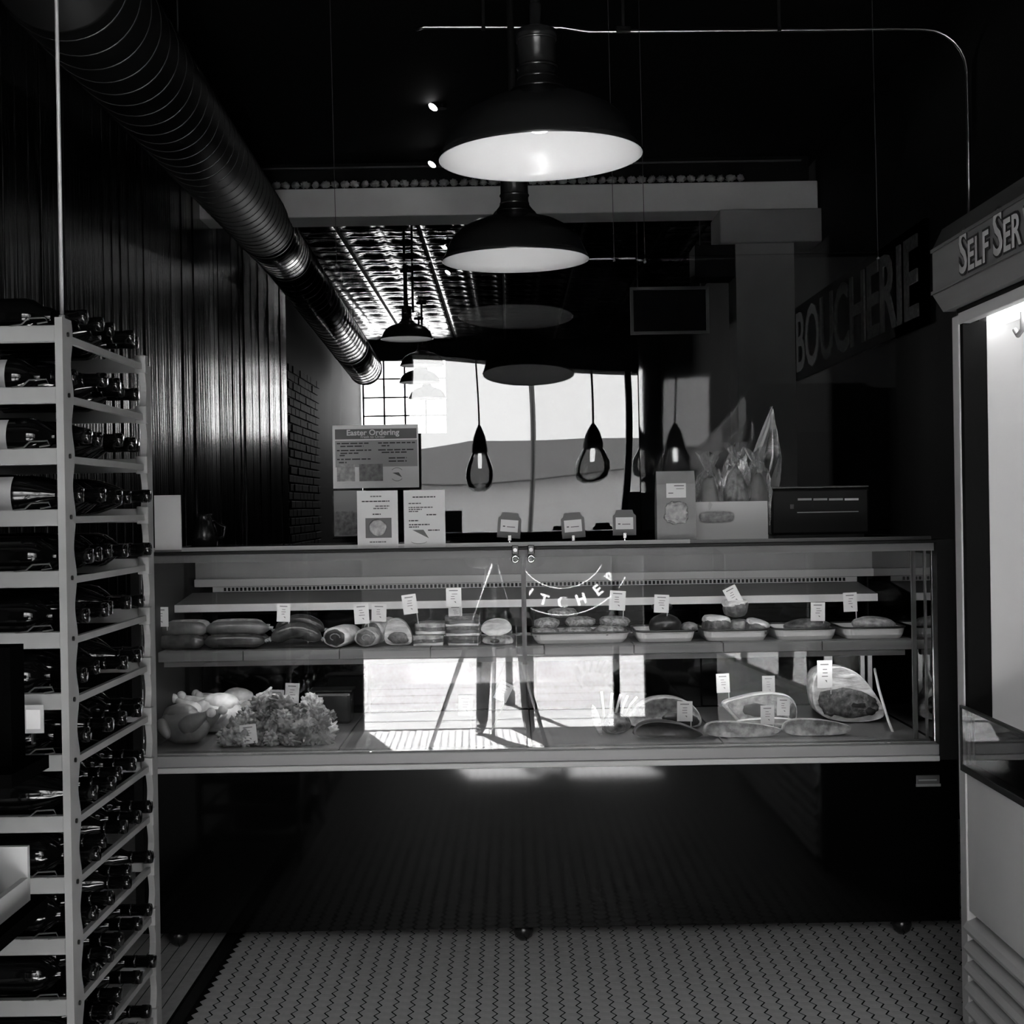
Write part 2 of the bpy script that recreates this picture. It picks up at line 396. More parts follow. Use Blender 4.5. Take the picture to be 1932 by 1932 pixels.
# ================================================================== OUTSIDE (seen mirrored in the glass)
struct(obj('pavement', BOX(-8, 8, -4.2, YF-.13, -.1, -.01), 'slab'), 'sunlit pavement slabs outside the shop')
struct(obj('street', BOX(-30, 30, -13.5, -4.2, -.2, -.12), 'asphalt'), 'street in front of the shop')
for k in range(5):
    struct(obj('pavement_joint', BOX(-8, 8, -1.6-k*.62, -1.585-k*.62, -.012, -.0085), 'grout'))
bld = thing('building', 'low pale building with dark roof across the street', 'building', (0, -16, 0))
obj('wall', BOX(-7, 7, 0, 2.4, -.2, 3.8), 'bwall', bld)
tag(obj('reflection_blocker', blob_bm((7, .5, .9), 3, .08, 6, 4, None, .4), 'reflection_blocker', None, loc=(0, -11.2, .66)), 'dark mass added across the street to dim the case reflections', 'reflection_blocker')  # added dark mass, keeps the street mirrored in the case glass dim
bm = bmesh.new(); prism(bm, [(-7.3, 3.8), (7.3, 3.8), (5.2, 4.05), (1.2, 4.4), (-1.0, 4.42), (-3.4, 4.1)], -.2, 2.6)
obj('roof', bm, 'roof', bld)
pol = thing('street_pole', 'thin grey street pole on the pavement', 'pole', (.165, -2.6, -.01))
obj('shaft', LATHE([(.045, 0), (.045, .1), (.028, .12), (.026, 7.5)], n=14), 'steel_dim', pol)
obj('cap', LATHE([(.03, 7.5), (.03, 7.54), (.005, 7.56)], n=14), 'steel_dim', pol)

# ================================================================== THE DISPLAY CASE
CX0, CX1 = -1.147, 1.297
ZT, ZG0, ZR0, ZB0 = 1.226, .600, .548, .052
CD = .86
case = thing('display_case', 'long glass-fronted butcher display case with glossy black base', 'display case', (0, CASE_Y, 0))
def cz(name, m, x0, x1, y0, y1, z0, z1, par=None, bevel=0): return obj(name, BOX(x0, x1, y0, y1, z0, z1), m, par or case, bevel=bevel)
cz('base_panel', 'black_gloss', CX0, CX1+.06, 0, .02, ZB0, ZR0)
cz('base_body', 'black', CX0+.01, CX1+.05, .021, CD, ZB0, ZR0-.01)
cz('bumper_rail', 'white_rail', CX0, CX1, -.02, .04, ZR0+.018, ZG0, bevel=.003)
cz('bumper_lip', 'case_white', CX0, CX1, -.026, .035, ZR0, ZR0+.0175, bevel=.003)
for px in (330, 988, 1710):
    fx = PX(px, CASE_Y, 1780)
    obj('foot', LATHE([(.012, 0), (.026, .012), (.031, .03), (.028, .045), (.014, .054)], n=20), 'enamel_dark', case, smooth=True, loc=(fx, .05, .0))
# top
cz('top_deck', 'black_gloss', CX0, CX1, .03, CD, ZT-.02, ZT)
cz('top_rail', 'black', CX0-.005, CX1+.005, -.012, .03, ZT-.010, ZT, bevel=.002)
cz('top_lip', 'case_white', CX0, .55, .032, .05, ZT, ZT+.012)
cz('top_lip', 'steel_dim', .5505, CX1, .032, .05, ZT, ZT+.010)
cz('glass_clamp', 'shelf_board', CX0, CX1, .006, .016, ZT-.034, ZT-.0105)
# end frames
cz('end_panel', 'black', CX1+.003, CX1+.06, -.012, CD, ZR0+.002, ZT)
cz('end_panel', 'black', CX0-.03, CX0-.003, 0, CD, ZB0, ZT)
cz('corner_post', 'steel_dim', PX(1716, 4.46), PX(1724, 4.46), .05, .062, ZG0, ZT-.03)
cz('corner_post', 'steel_dim', PX(1740, 4.46), PX(1744, 4.46), .05, .062, ZG0, ZT-.03)
cz('centre_post', 'shelf_board', PX(981, 4.43), PX(990, 4.43), .022, .034, .86, ZT-.027)
mat('black_mirror', 0.10, 0.04, metal=1.0)
cz('end_liner', 'black_mirror', CX1-.004, CX1+.002, .03, CD-.05, ZG0+.01, ZT-.045)
# front panes, leaning back a touch
mid = PX(992, CASE_Y, 1240)
for nm, x0, x1, yaw in (('front_pane', CX0+.004, mid-.0015, .85), ('front_pane', mid+.0015, CX1-.004, .85)):
    p = obj(nm, BOX((x0-x1)/2, (x1-x0)/2, -.003, .003, 0, ZT-.012-ZG0-.002), 'glass', case, loc=((x0+x1)/2, .0, ZG0+.0015))
    p.rotation_euler = (R(-.9), 0, R(yaw))
# hinges at the top of the pane joint
for px in (972, 1002):
    hp = P(px, 1042, CASE_Y-.02); hp = Vector((hp.x, -.022, ZT-.022))
    h = obj('hinge', BOX(-.010, .010, -.006, .02, -.002, .026), 'enamel_dark', case, bevel=.002, loc=hp)
    bm = bmesh.new(); ring = [(.0095*math.cos(a*math.pi/8), 0, .0095*math.sin(a*math.pi/8)-.016) for a in range(17)]
    tube(bm, ring, .0034, 8); obj('ring', bm, 'chrome', h, smooth=True)
    obj('pin', LATHE([(.006, 0), (.006, .01)], n=12, axis='Y', off=(0, -.014, .012)), 'chrome', h)
# interior upper structure
BKY = 5.15-CASE_Y
ix0, ix1 = CX0+.02, PX(1655, 5.1, 1100)
cz('header_panel', 'header_grey', CX0+.004, CX1-.004, BKY, BKY+.01, PZ(1084, 5.15), ZT-.021)
cz('header_lip', 'case_white', CX0+.004, CX1-.004, BKY-.02, BKY-.001, PZ(1098, 5.13), PZ(1084, 5.13))
hx1 = PX(1618, 5.12, 1100)
cz('vent_strip', 'case_white', ix0+.05, hx1, BKY-.022, BKY-.016, PZ(1108, 5.13), PZ(1098, 5.13)-.001)
bm = bmesh.new(); vx = ix0+.09; z0, z1 = PZ(1106.3, 5.13), PZ(1100, 5.13)
while vx < hx1-.04:
    box(bm, vx, vx+.0085, BKY-.0235, BKY-.0221, z0, z1); vx += .0145
o = obj('vent_slots', bm, 'black', case); o['kind'] = 'stuff'
bm = bmesh.new(); xa, xb = PX(300, 4.86, 1130), PX(1655, 4.86, 1130)
ya, yb = 4.86-CASE_Y, BKY-.024; za, zb = PZ(1131, 4.86), PZ(1109, 5.12)
vv = [bm.verts.new(c) for c in ((xa, ya, za), (xb, ya, za), (xb, yb, zb), (xa, yb, zb), (xa, ya, za-.006), (xb, ya, za-.006), (xb, yb, zb-.006), (xa, yb, zb-.006))]
for f in ((0, 1, 2, 3), (7, 6, 5, 4), (0, 4, 5, 1), (1, 5, 6, 2), (2, 6, 7, 3), (3, 7, 4, 0)): bm.faces.new([vv[q] for q in f])
obj('canopy', bm, 'grey_in', case)
cz('canopy_lip', 'case_white', xa, xb, ya-.008, ya-.001, PZ(1145, 4.86), za)
cz('light_tube', 'tube_on', CX0+.1, CX1-.1, .045, .057, ZT-.031, ZT-.0215)
# back doors, dark
for k in range(4):
    x0 = CX0+.01+k*.608
    cz('rear_door', 'black_gloss', x0, x0+.60, CD-.03+(.012 if k % 2 else 0), CD-.022+(.012 if k % 2 else 0), ZG0, ZT-.03)
# shelf of boards
SY0, SZ = 4.62-CASE_Y, PZ(1219, 4.62)
xs = [272, 458, 640, 812, 975]
for a, b in zip(xs, xs[1:]):
    cz('shelf_board', 'shelf_board', PX(a, 4.62, 1225)+.001, PX(b, 4.62, 1225)-.001, SY0, SY0+.42, SZ-.034, SZ-(.001*(a % 3)), bevel=.002)
xs = [1027, 1196, 1365, 1552, 1728]
for a, b in zip(xs, xs[1:]):
    cz('shelf_board', 'shelf_board', PX(a, 4.62, 1225)+.001, PX(b, 4.62, 1225)-.001, SY0, SY0+.42, SZ-.032, SZ-(.001*(a % 3)), bevel=.002)
cz('shelf_board', 'shelf_board', PX(976, 4.66, 1225), PX(1026, 4.66, 1225), SY0+.03, SY0+.42, SZ-.03, SZ-.004)
cz('light_tube', 'tube_on', CX0+.1, CX1-.1, SY0+.056, SY0+.066, SZ-.048, SZ-.038)
cz('shelf_rail', 'shelf_board', CX0+.01, CX1-.03, SY0+.02, SY0+.05, SZ-.052, SZ-.0345)
for px in (300, 1622, 1636):
    x_ = PX(px, 4.9, 1250); cz('shelf_post', 'alu', x_-.007, x_+.007, .46, .475, ZG0, SZ-.035)
cz('shelf_post', 'alu', PX(1560, 4.95, 1300)-.014, PX(1560, 4.95, 1300)+.014, .52, .53, ZG0, SZ-.035)
# lower deck plates
xs = [CX0+.005, -.62, -.08, .46, PX(1335, 4.7, 1350), PX(1735, 4.45, 1400)]
xs = [CX0+.005, -.55, .05, PX(1350, 4.6, 1380), CX1-.006]
for a, b in zip(xs, xs[1:]): cz('deck_plate', 'deck_metal', a+.002, b-.002, .045, CD-.04, ZG0-.02, ZG0+.006, bevel=.002)
# cables hanging at both ends inside
for pts, r_ in (([(312, 1262), (302, 1320), (292, 1365), (286, 1388)], .005), ([(1650, 1262), (1658, 1300), (1676, 1360), (1690, 1396)], .0045)):
    obj('cable', TUBE([Vector(P(a, b, 4.80-.08*q))-case.location for q, (a, b) in enumerate(pts)], r_), 'case_white', case, smooth=True)
# maker's plate on the base
mp_ = P(1750, 1472, CASE_Y); pl = obj('maker_plate', BOX(-.036, .036, -.006, -.001, -.016, .016), 'steel_dim', case, bevel=.002, loc=(mp_.x, 0, mp_.z))
obj('plate_bar', BOX(-.038, .038, -.009, -.0065, -.018, -.010), 'alu', pl)
obj('plate_bar', BOX(-.030, .026, -.009, -.0065, .000, .004), 'alu', pl)

DECK, SHELF = ZG0+.006, SZ
# ------------------------------------------------------------------ meat on the upper shelf
def at(px, py, d): return P(px, py, d)
def w_(px, d): return px*d/F
def on_shelf(px, d, h, lift=0): q = P(px, 1200, d); return Vector((q.x, d, SHELF+h+lift))
def on_deck(px, d, h): q = P(px, 1380, d); return Vector((q.x, d, DECK+h))
def sausage(name, px0, px1, d, z, r, sag, m, label, cat='sausage', group=None, dd=0.0):
    a, b = PX(px0, d, 1200), PX(px1, d+dd, 1200); c = Vector(((a+b)/2, d, z-r))
    t = thing(name, label, cat, c, group)
    pts = link_pts((a-c.x, 0, r), (b-c.x, dd, r), sag)
    obj('casing', TUBE(pts, sausage_r(r), 14), m, t, smooth=True)
    for e, s_ in ((pts[0], -1), (pts[-1], 1)):
        obj('knot', TUBE([Vector(e), Vector(e)+Vector((s_*.006, 0, .004)), Vector(e)+Vector((s_*.012, 0, .001))], [r*.3, r*.16, r*.25], 8), 'fat_mid', t, smooth=True)
    return t
G = 'large sausages stacked at the left end of the shelf'
for nm, a, b, d, lev, mm, lb in (
    ('sausage', 284, 388, 4.68, 0, 'sausage_dark', 'dark plump sausage, bottom left of the stacked pair rows'),
    ('sausage', 384, 500, 4.68, 0, 'sausage_dark', 'dark plump sausage, bottom right of the stacked pair rows'),
    ('sausage', 296, 392, 4.70, 1, 'sausage', 'sausage lying top left on the stack beside the first price card'),
    ('sausage', 388, 508, 4.70, 1, 'sausage', 'sausage lying top right on the stack at the left end'),
    ('sausage', 305, 396, 4.775, 0, 'sausage_dark', 'sausage hidden low behind the left stack, left one'),
    ('sausage', 392, 508, 4.775, 0, 'sausage_dark', 'sausage hidden low behind the left stack, right one'),
    ('sausage', 312, 400, 4.765, 1.05, 'fat_mid', 'pale-topped sausage at the back of the left stack, left one'),
    ('sausage', 395, 502, 4.765, 1.05, 'fat_mid', 'pale-topped sausage at the back of the left stack, right one')):
    r_ = .0235; sausage(nm, a, b, d, SHELF+r_+lev*.040, r_, .004, mm, lb, group=G)
sausage('blood_sausage', 512, 606, 4.68, SHELF+.026, .026, .032, 'sausage_dark', 'dark arched sausage lying in front, below the other arched one')
sausage('blood_sausage', 520, 612, 4.755, SHELF+.05, .022, .034, 'sausage_dark', 'dark arched sausage lying behind and above its neighbour')
def roast(name, px, d, rx, rz, ln, label, yaw=0, mfat='fat', mcut='meat', strings=0, tilt=0, lift=0):
    t = thing(name, label, 'roast', on_shelf(px, d, lift)); t.rotation_euler = (0, 0, yaw)
    bm = bmesh.new()
    lathe(bm, [(.55, -.5), (.86, -.485), (.98, -.42), (1, -.2), (1, .2), (.95, .38), (.75, .47), (.3, .5)], n=28, axis='Y')
    off = Vector((px*.01, 3, 1))
    for v in bm.verts:
        k = 1+.08*noise.noise(v.co*2.2+off); v.co = Vector((v.co.x*rx*k, v.co.y*ln, v.co.z*rz*k+rz))
    body = obj('body', bm, mfat, t, smooth=True)
    c = obj('cut_face', blob_bm((rx*.78, .006, rz*.78), px, .12, 2, 3), mcut, t, smooth=True); c.location = (0, -ln*.49, rz)
    cc = obj('marbling', TUBE([(rx*.45*math.cos(a*.55)*(1-a*.06), -ln*.49-.006, rz+rz*.45*math.sin(a*.55)*(1-a*.06)) for a in range(9)], .0018, 6), 'fat_mid', t, smooth=True)
    for k in range(strings):
        y = -ln*.3+ln*.6*k/max(1, strings-1)
        obj('string', TUBE([(rx*1.035*math.cos(a*math.pi/10), y, rz+rz*1.035*math.sin(a*math.pi/10)) for a in range(21)], .0016, 6), 'bone', t)
    return t
roast('rolled_roast', 648, 4.73, .046, .034, .16, 'rolled pale roast with dark cut end, left of the tied roast', yaw=-.25, mcut='meat_dark')
roast('rolled_roast', 696, 4.70, .040, .031, .10, 'round roast with pale cut end, in front of the tied roast', yaw=-.1, mfat='fat_mid', mcut='meat')
roast('tied_roast', 722, 4.83, .042, .040, .13, 'string-tied roast at the back behind the round roast', yaw=-.5, mfat='fat', strings=5)
def loaf(name, label, cat, prof, d, depth, base_z, m_body, m_cut, eyes=(), inset=.94, lean=0.0, taper=.8, group=None):
    """a cut of meat from its outline in photo pixels, given its own depth; its cut face looks at the viewer"""
    pts = [P(a, b, d) for a, b in prof]
    cx = sum(p.x for p in pts)/len(pts); zmin = min(p.z for p in pts); dz = base_z-zmin
    t = thing(name, label, cat, (cx, d, base_z), group)
    # resample to smooth outline
    q = [(p.x-cx, p.z-zmin) for p in pts]
    def chaikin(q):
        r = []
        for i in range(len(q)):
            a, b = q[i], q[(i+1) % len(q)]
            r += [(a[0]*.75+b[0]*.25, a[1]*.75+b[1]*.25), (a[0]*.25+b[0]*.75, a[1]*.25+b[1]*.75)]
        return r
    q = chaikin(chaikin(q)); mx = sum(a for a, _ in q)/len(q); mz = sum(b for _, b in q)/len(q)
    bm = bmesh.new(); rings = []
    for y, s_, low in ((0.004, .93, 0), (0, .97, 0), (.012, 1, 0), (depth*.35, 1.0, 0), (depth*.7, (1+taper)/2, 0), (depth*.93, taper*.85, 0), (depth, taper*.5, 0)):
        ring = []
        for a, b in q:
            k = s_*(1+.035*noise.noise(Vector((a*14, y*14, b*14+d))))
            zz = (b-mz)*k+mz if b > mz*.5 else b*(.4+.6*s_)+ (1-s_)*.01
            ring.append(bm.verts.new(((a-mx)*k+mx, y+lean*b, max(0, zz))))
        rings.append(ring)
    n = len(q)
    for A, B in zip(rings, rings[1:]):
        for i in range(n): bm.faces.new((A[i], A[(i+1) % n], B[(i+1) % n], B[i]))
    bm.faces.new(rings[0]); bm.faces.new(rings[-1][::-1])
    obj('body', bm, m_body, t, smooth=True)
    if m_cut:
        bm = bmesh.new()
        for y, k in ((-.003, inset*.97), (.01, inset)):
            rings.append([bm.verts.new(((a-mx)*k+mx, y+lean*b, (b-mz)*k+mz)) for a, b in q])
        A, B = rings[-2], rings[-1]; bm.faces.new(A)
        for i in range(n): bm.faces.new((A[i], A[(i+1) % n], B[(i+1) % n], B[i]))
        obj('cut_face', bm, m_cut, t)
    for (ex, ey, rx, rz, m, ang) in eyes:
        p = P(ex, ey, d)
        e = obj('meat_eye' if m != 'bone' else 'bone_end', blob_bm((w_(rx, d), .006, w_(rz, d)), ex, .2, 1.8, 3), m, t, smooth=True)
        e.location = (p.x-cx, -.003+lean*(p.z-zmin), p.z-zmin); e.rotation_euler = (0, ang, 0)
    return t
loaf('pork_roast', 'large roast with pale fat top and grey cut face, right of the tied roast', 'roast',
     [(727, 1224), (724, 1205), (730, 1180), (742, 1172), (758, 1176), (772, 1192), (779, 1212), (774, 1224)], 4.70, .12, SHELF, 'fat', None,
     [(752, 1210, 20, 11, 'meat', .15)])
def slab(name, px0, px1, d, lev, label, mtop='fat_mid', mside='meat', h=.036, dep=.13, yaw=0, group=None):
    x0, x1 = PX(px0, d, 1200), PX(px1, d, 1200); L = (x1-x0)/2
    t = thing(name, label, 'meat slab', ((x0+x1)/2, d+dep/2, SHELF+lev), group); t.rotation_euler = (0, 0, yaw)
    for nm, za, zb, m in (('rind', 0, .25, 'fat'), ('lean', .25, .62, mside), ('fat_layer', .62, 1.0, mtop)):
        bm = bmesh.new(); bmesh.ops.create_cube(bm, size=1); bmesh.ops.subdivide_edges(bm, edges=bm.edges, cuts=5, use_grid_fill=True)
        for v in bm.verts:
            u = v.co.copy(); k = noise.noise(Vector((u.x*3+px0, u.y*3, d*9)))*.006
            sx = 1-.05*abs(u.y)*2
            v.co = Vector((u.x*2*L*sx+k, u.y*dep+k, (za+(u.z+.5)*(zb-za))*h+k*.6*(0 if nm == 'rind' and u.z < 0 else 1)+(-.008*(abs(u.x)*2)**3 if nm == 'fat_layer' else 0)*.4))
        obj(nm, bm, m, t, smooth=True)
    return t
slab('pork_belly', 780, 836, 4.68, 0, 'pale pork belly slab, lower of the two stacked', h=.034)
slab('pork_belly', 783, 840, 4.69, .036, 'pale pork belly slab, upper of the two, with a tilted card', h=.036)
for k, (a, b) in enumerate(((844, 906), (840, 906), (838, 904))):
    slab('smoked_slab', a, b, 4.67+.004*k, k*.031, ('smoked dark meat slab at the bottom of the stack of three', 'smoked dark meat slab in the middle of the stack of three', 'smoked dark meat slab on top of the stack of three')[k],
         mtop='meat', mside='meat_dark', h=.031, yaw=.03*(k-1))
loaf('fat_capped_loin', 'pale fat-capped loin at the right end of the left shelf', 'meat', [(905, 1200), (915, 1184), (938, 1178), (958, 1182), (968, 1196), (960, 1206), (932, 1214), (915, 1208)], 4.70, .1, SHELF+.022, 'fat', None)
loaf('small_loin', 'small pale chop under the fat-capped loin', 'meat', [(908, 1222), (912, 1208), (940, 1206), (962, 1207), (970, 1215), (966, 1222)], 4.68, .09, SHELF, 'fat_mid', None, [(934, 1216, 9, 4, 'meat_dark', 0)])
# ------------------------------------------------------------------ enamel trays on the right shelf
def tray(px0, px1, d, label, h=.032, dep=.24):
    x0, x1 = PX(px0, d, 1200), PX(px1, d, 1200); hx = (x1-x0)/2; hy = dep/2
    t = thing('enamel_tray', label, 'tray', ((x0+x1)/2, d+hy, SHELF), 'enamel trays on the right shelf')
    def loop(bm, sx, sy, z, r):
        vs_ = []
        for cx_, cy_, a0 in ((sx-r, sy-r, 0), (-sx+r, sy-r, 90), (-sx+r, -sy+r, 180), (sx-r, -sy+r, 270)):
            for k in range(6):
                a = R(a0+18*k); vs_.append(bm.verts.new((cx_+r*math.cos(a), cy_+r*math.sin(a), z)))
        return vs_
    bm = bmesh.new()
    L = [loop(bm, hx*.86, hy*.88, 0, .025), loop(bm, hx*.93, hy*.94, h*.35, .03), loop(bm, hx*.985, hy*.985, h-.002, .035), loop(bm, hx*.95, hy*.95, h-.003, .033), loop(bm, hx*.84, hy*.86, .004, .025)]
    for A, B in zip(L, L[1:]):
        for i in range(len(A)): bm.faces.new((A[i], A[(i+1) % len(A)], B[(i+1) % len(A)], B[i]))
    bm.faces.new(L[0][::-1]); bm.faces.new(L[-1]); obj('pan', bm, 'tray', t, smooth=False)
    bm = bmesh.new(); pts = [v.co.copy() for v in loop(bm, hx*.99, hy*.99, h, .035)]; bm.free()
    obj('rim', TUBE(pts+[pts[0]], .0035, 8), 'tray_rim', t, smooth=True)
    return t
TR = [(1002, 1190, 'long enamel tray heaped with mince rolls, beside the case centre post'), (1200, 1314, 'enamel tray holding one round dome of meat'),
      (1328, 1453, 'enamel tray of stacked pale chops'), (1463, 1582, 'enamel tray with a flat fillet, second from the right'), (1592, 1713, 'enamel tray with a long fillet, furthest right')]
for k, (a, b, lb) in enumerate(TR): tray(a, b, 4.66, lb, h=.036)
def lump(name, px, py_bot_lift, d, dims, seed, m, label, cat='meat', rot=(0, 0, 0), amp=.1, group=None, sq=1.0, fat=None):
    """a piece of meat standing on the tray floor plus a lift"""
    q = P(px, 1200, d); t = blob(name, (q.x, d, SHELF+py_bot_lift+dims[2]*.9), dims, seed, m, amp=amp, rot=rot, flat=.9, sq=sq)
    tag(t, label, cat, group)
    if fat:
        f = obj('fat_edge', blob_bm((dims[0]*1.0, dims[1]*.98, dims[2]*.5), seed, amp, 2.2, 3, None, sq), fat, t, smooth=True); f.location = (0, .004, dims[2]*.52)
    return t
GM = 'mince rolls on the long tray'
for k, (px, d, lift, rx, rz) in enumerate(((1030, 4.71, .014, .045, .020), (1090, 4.71, .014, .052, .021), (1150, 4.71, .014, .050, .022), (1032, 4.73, .048, .042, .018), (1095, 4.73, .050, .050, .018), (1160, 4.73, .048, .050, .019), (1062, 4.79, .078, .050, .016))):
    lump('mince_roll', px, lift, d, (rx, .045, rz), k+1, 'mince', ['mince roll in the front row of the long tray, left', 'mince roll in the front row of the long tray, middle', 'mince roll in the front row of the long tray, right',
         'mince roll in the second layer of the long tray, left', 'mince roll in the second layer of the long tray, middle', 'mince roll in the second layer under the price card', 'mince roll on top of the heap in the long tray'][k], 'mince', group=GM, amp=.16, sq=.8)
lump('round_roast', 1255, .012, 4.75, (.054, .055, .040), 21, 'meat_dark', 'dark round dome of meat in the enamel tray under a white card', amp=.06)
lump('pale_cut', 1300, .02, 4.78, (.030, .04, .018), 23, 'fat_mid', 'small pale cut beside the round dome of meat', amp=.15)
lump('dark_cut', 1250, .09, 4.86, (.036, .03, .014), 22, 'meat_dark', 'dark flat cut lying behind the round dome', amp=.2)
lump('pork_chop', 1352, .016, 4.73, (.046, .05, .034), 31, 'meat', 'pale-topped chop at the left of the chop tray', fat='fat', amp=.1, sq=.75, rot=(0, .1, .2))
lump('pork_chop', 1428, .012, 4.72, (.040, .05, .028), 32, 'meat', 'wedge chop at the right of the chop tray', fat='fat', amp=.1, sq=.75, rot=(0, .25, -.2))
lump('pork_chop', 1388, .075, 4.75, (.038, .045, .030), 33, 'meat', 'chop on top of the heap carrying the tilted card', fat='fat', amp=.12, sq=.75, rot=(.1, -.12, .3))
lump('pork_chop', 1395, .014, 4.77, (.036, .04, .026), 34, 'fat_mid', 'chop in the middle of the tray beneath the top one', amp=.12, sq=.8)
lump('flat_fillet', 1522, .018, 4.74, (.078, .06, .024), 41, 'meat', 'flat grey fillet in the second tray from the right', amp=.1)
lump('long_fillet', 1648, .018, 4.74, (.074, .045, .026), 42, 'fat_mid', 'long pale fillet in the rightmost tray', amp=.1, rot=(0, .06, 0))
# ------------------------------------------------------------------ lower deck
def drum(par, a, b, r0, r1, m, nm='drumstick'):
    a, b = Vector(a), Vector(b); n = 8
    return obj(nm, TUBE([a.lerp(b, i/n) for i in range(n+1)], [max(.003, (r0+(r1-r0)*i/n)*math.sin(math.pi*(.12+.80*i/n))**.5) for i in range(n+1)], 12), m, par, smooth=True)
def chicken(px, d, sc, m, label, yaw, z=0):
    t = thing('whole_chicken', label, 'chicken', on_deck(px, d, z)); t.rotation_euler = (0, 0, yaw)
    b = obj('body', blob_bm((.085*sc, .062*sc, .056*sc), px, .08, 2, 3, .92), m, t, smooth=True); b.location = (0, 0, .052*sc)
    br = obj('breast', blob_bm((.058*sc, .045*sc, .034*sc), px+3, .08, 2, 3), m, t, smooth=True); br.location = (.016*sc, -.004*sc, .085*sc)
    for s_ in (-1, 1):
        drum(t, (-.03*sc, s_*.045*sc, .055*sc), (-.115*sc, s_*.03*sc, .10*sc), .036*sc, .012*sc, m)
        k = drum(t, (-.112*sc, s_*.03*sc, .098*sc), (-.135*sc, s_*.028*sc, .108*sc), .014*sc, .016*sc, 'bone', 'leg_end')
        drum(t, (.05*sc, s_*.05*sc, .07*sc), (.0*sc, s_*.078*sc, .03*sc), .022*sc, .014*sc, m, 'wing')
    return t
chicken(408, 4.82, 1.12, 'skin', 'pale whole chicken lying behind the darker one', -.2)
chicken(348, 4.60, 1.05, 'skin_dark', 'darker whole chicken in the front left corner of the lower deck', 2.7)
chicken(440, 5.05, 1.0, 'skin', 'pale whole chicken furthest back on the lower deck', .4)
rr = random.Random(11)
GP = 'heap of poultry pieces on the lower deck'
heap = []
for lay, (n, z, w0, dx) in enumerate(((18, .0, 1.0, 0), (14, .038, .85, .02), (10, .072, .66, .05), (5, .102, .45, .10))):
    for k in range(n):
        heap.append((lay, z))
xa_, xb_ = PX(430, 4.65, 1380), PX(632, 4.65, 1380)
cnt = 0
protos = []
for v in range(5):
    bm = blob_bm((.040, .026, .024), v+50, .75, 3.4, 4)
    bm2 = bm
    protos.append(obj('poultry_piece', bm2, 'fat_mid' if v % 2 else 'skin_dark', None, smooth=True))
layers = ('bottom layer', 'second layer', 'third layer', 'top layer')
used = set()
for lay, (cols, rows) in enumerate(((7, 3), (6, 3), (5, 2), (3, 2))):
    for r_ in range(rows):
        for c_ in range(cols):
            sp = (xb_-xa_)*(1-.10*lay)
            x = xa_+(xb_-xa_)*.06*lay*1.1+sp*(c_+.5)/cols+rr.uniform(-.008, .008)
            y = 4.53+.075*r_+.035*lay+rr.uniform(-.01, .01)
            z = DECK+.018+lay*.031+rr.uniform(-.003, .003)
            v = rr.randrange(5); src = protos[v]
            if v not in used: o = src; used.add(v)
            else: o = src.copy(); COL.objects.link(o)
            o.location = (x, y, z); o.rotation_euler = (rr.uniform(-.7, .7), rr.uniform(-.9, .9), rr.uniform(0, 6))
            s_ = rr.uniform(.85, 1.15); o.scale = (s_, s_, s_)
            tag(o, 'frilly poultry piece in the heap, %s, row %s, %s from the left' % (layers[lay], ('at the front', 'in the middle', 'at the back')[r_], ('first', 'second', 'third', 'fourth', 'fifth', 'sixth', 'seventh')[c_]), 'poultry', GP)
# black pan behind the poultry
t = thing('black_pan', 'black oblong pan standing behind the poultry heap', 'pan', on_deck(628, 5.0, 0))
obj('pan', BOX(-.07, .07, -.05, .05, 0, .11), 'enamel_dark', t, bevel=.012); obj('rim', BOX(-.076, .076, -.056, .056, .11, .117), 'black', t, bevel=.002)
# lamb rack with bare bones
t = thing('lamb_rack', 'rack of lamb with bare white bones standing up', 'lamb rack', on_deck(1160, 4.66, 0))
b = obj('meat_body', blob_bm((.052, .06, .034), 71, .1, 2, 3, .9), 'meat', t, smooth=True); b.location = (0, 0, .031)
for k, (dx, hx) in enumerate(((-.035, -.006), (-.018, .012), (.0, .022), (.016, .03), (.032, .045))):
    obj('bone', TUBE([(dx, -.02+.008*k, .045), (dx+hx*.5, -.015+.008*k, .09), (dx+hx, .0+.008*k, .135-.006*k)], [.0045, .004, .0045], 8), 'bone', t, smooth=True)
bm = blob_bm((.012, .008, .05), 73, .3); o = obj('fat_strip', bm, 'fat', t, smooth=True); o.location = (-.06, -.035, .046); o.rotation_euler = (0, -.25, 0)
# long loin and the cuts at the right
loaf('pork_loin', 'long pale loin slanting up behind the lamb rack', 'meat', [(1178, 1385), (1190, 1352), (1222, 1330), (1258, 1325), (1290, 1330), (1316, 1345), (1326, 1368), (1322, 1384)], 4.72, .16, DECK, 'fat_mid', None, [(1285, 1366, 34, 13, 'meat_dark', .1)])
loaf('dark_joint', 'dark joint of meat in the front row below the lamb rack', 'meat', [(1192, 1412), (1198, 1388), (1232, 1378), (1280, 1382), (1320, 1396), (1332, 1410)], 4.52, .12, DECK, 'meat_dark', None)
loaf('long_tenderloin', 'long pale tenderloin in front, left of the pair', 'meat', [(1326, 1410), (1328, 1386), (1352, 1380), (1420, 1384), (1470, 1392), (1478, 1400), (1450, 1410)], 4.52, .07, DECK, 'fat_mid', None)
loaf('long_tenderloin', 'long pale tenderloin in front, right of the pair', 'meat', [(1474, 1408), (1478, 1382), (1510, 1376), (1570, 1380), (1608, 1390), (1606, 1402), (1570, 1408)], 4.53, .07, DECK, 'fat_mid', None)
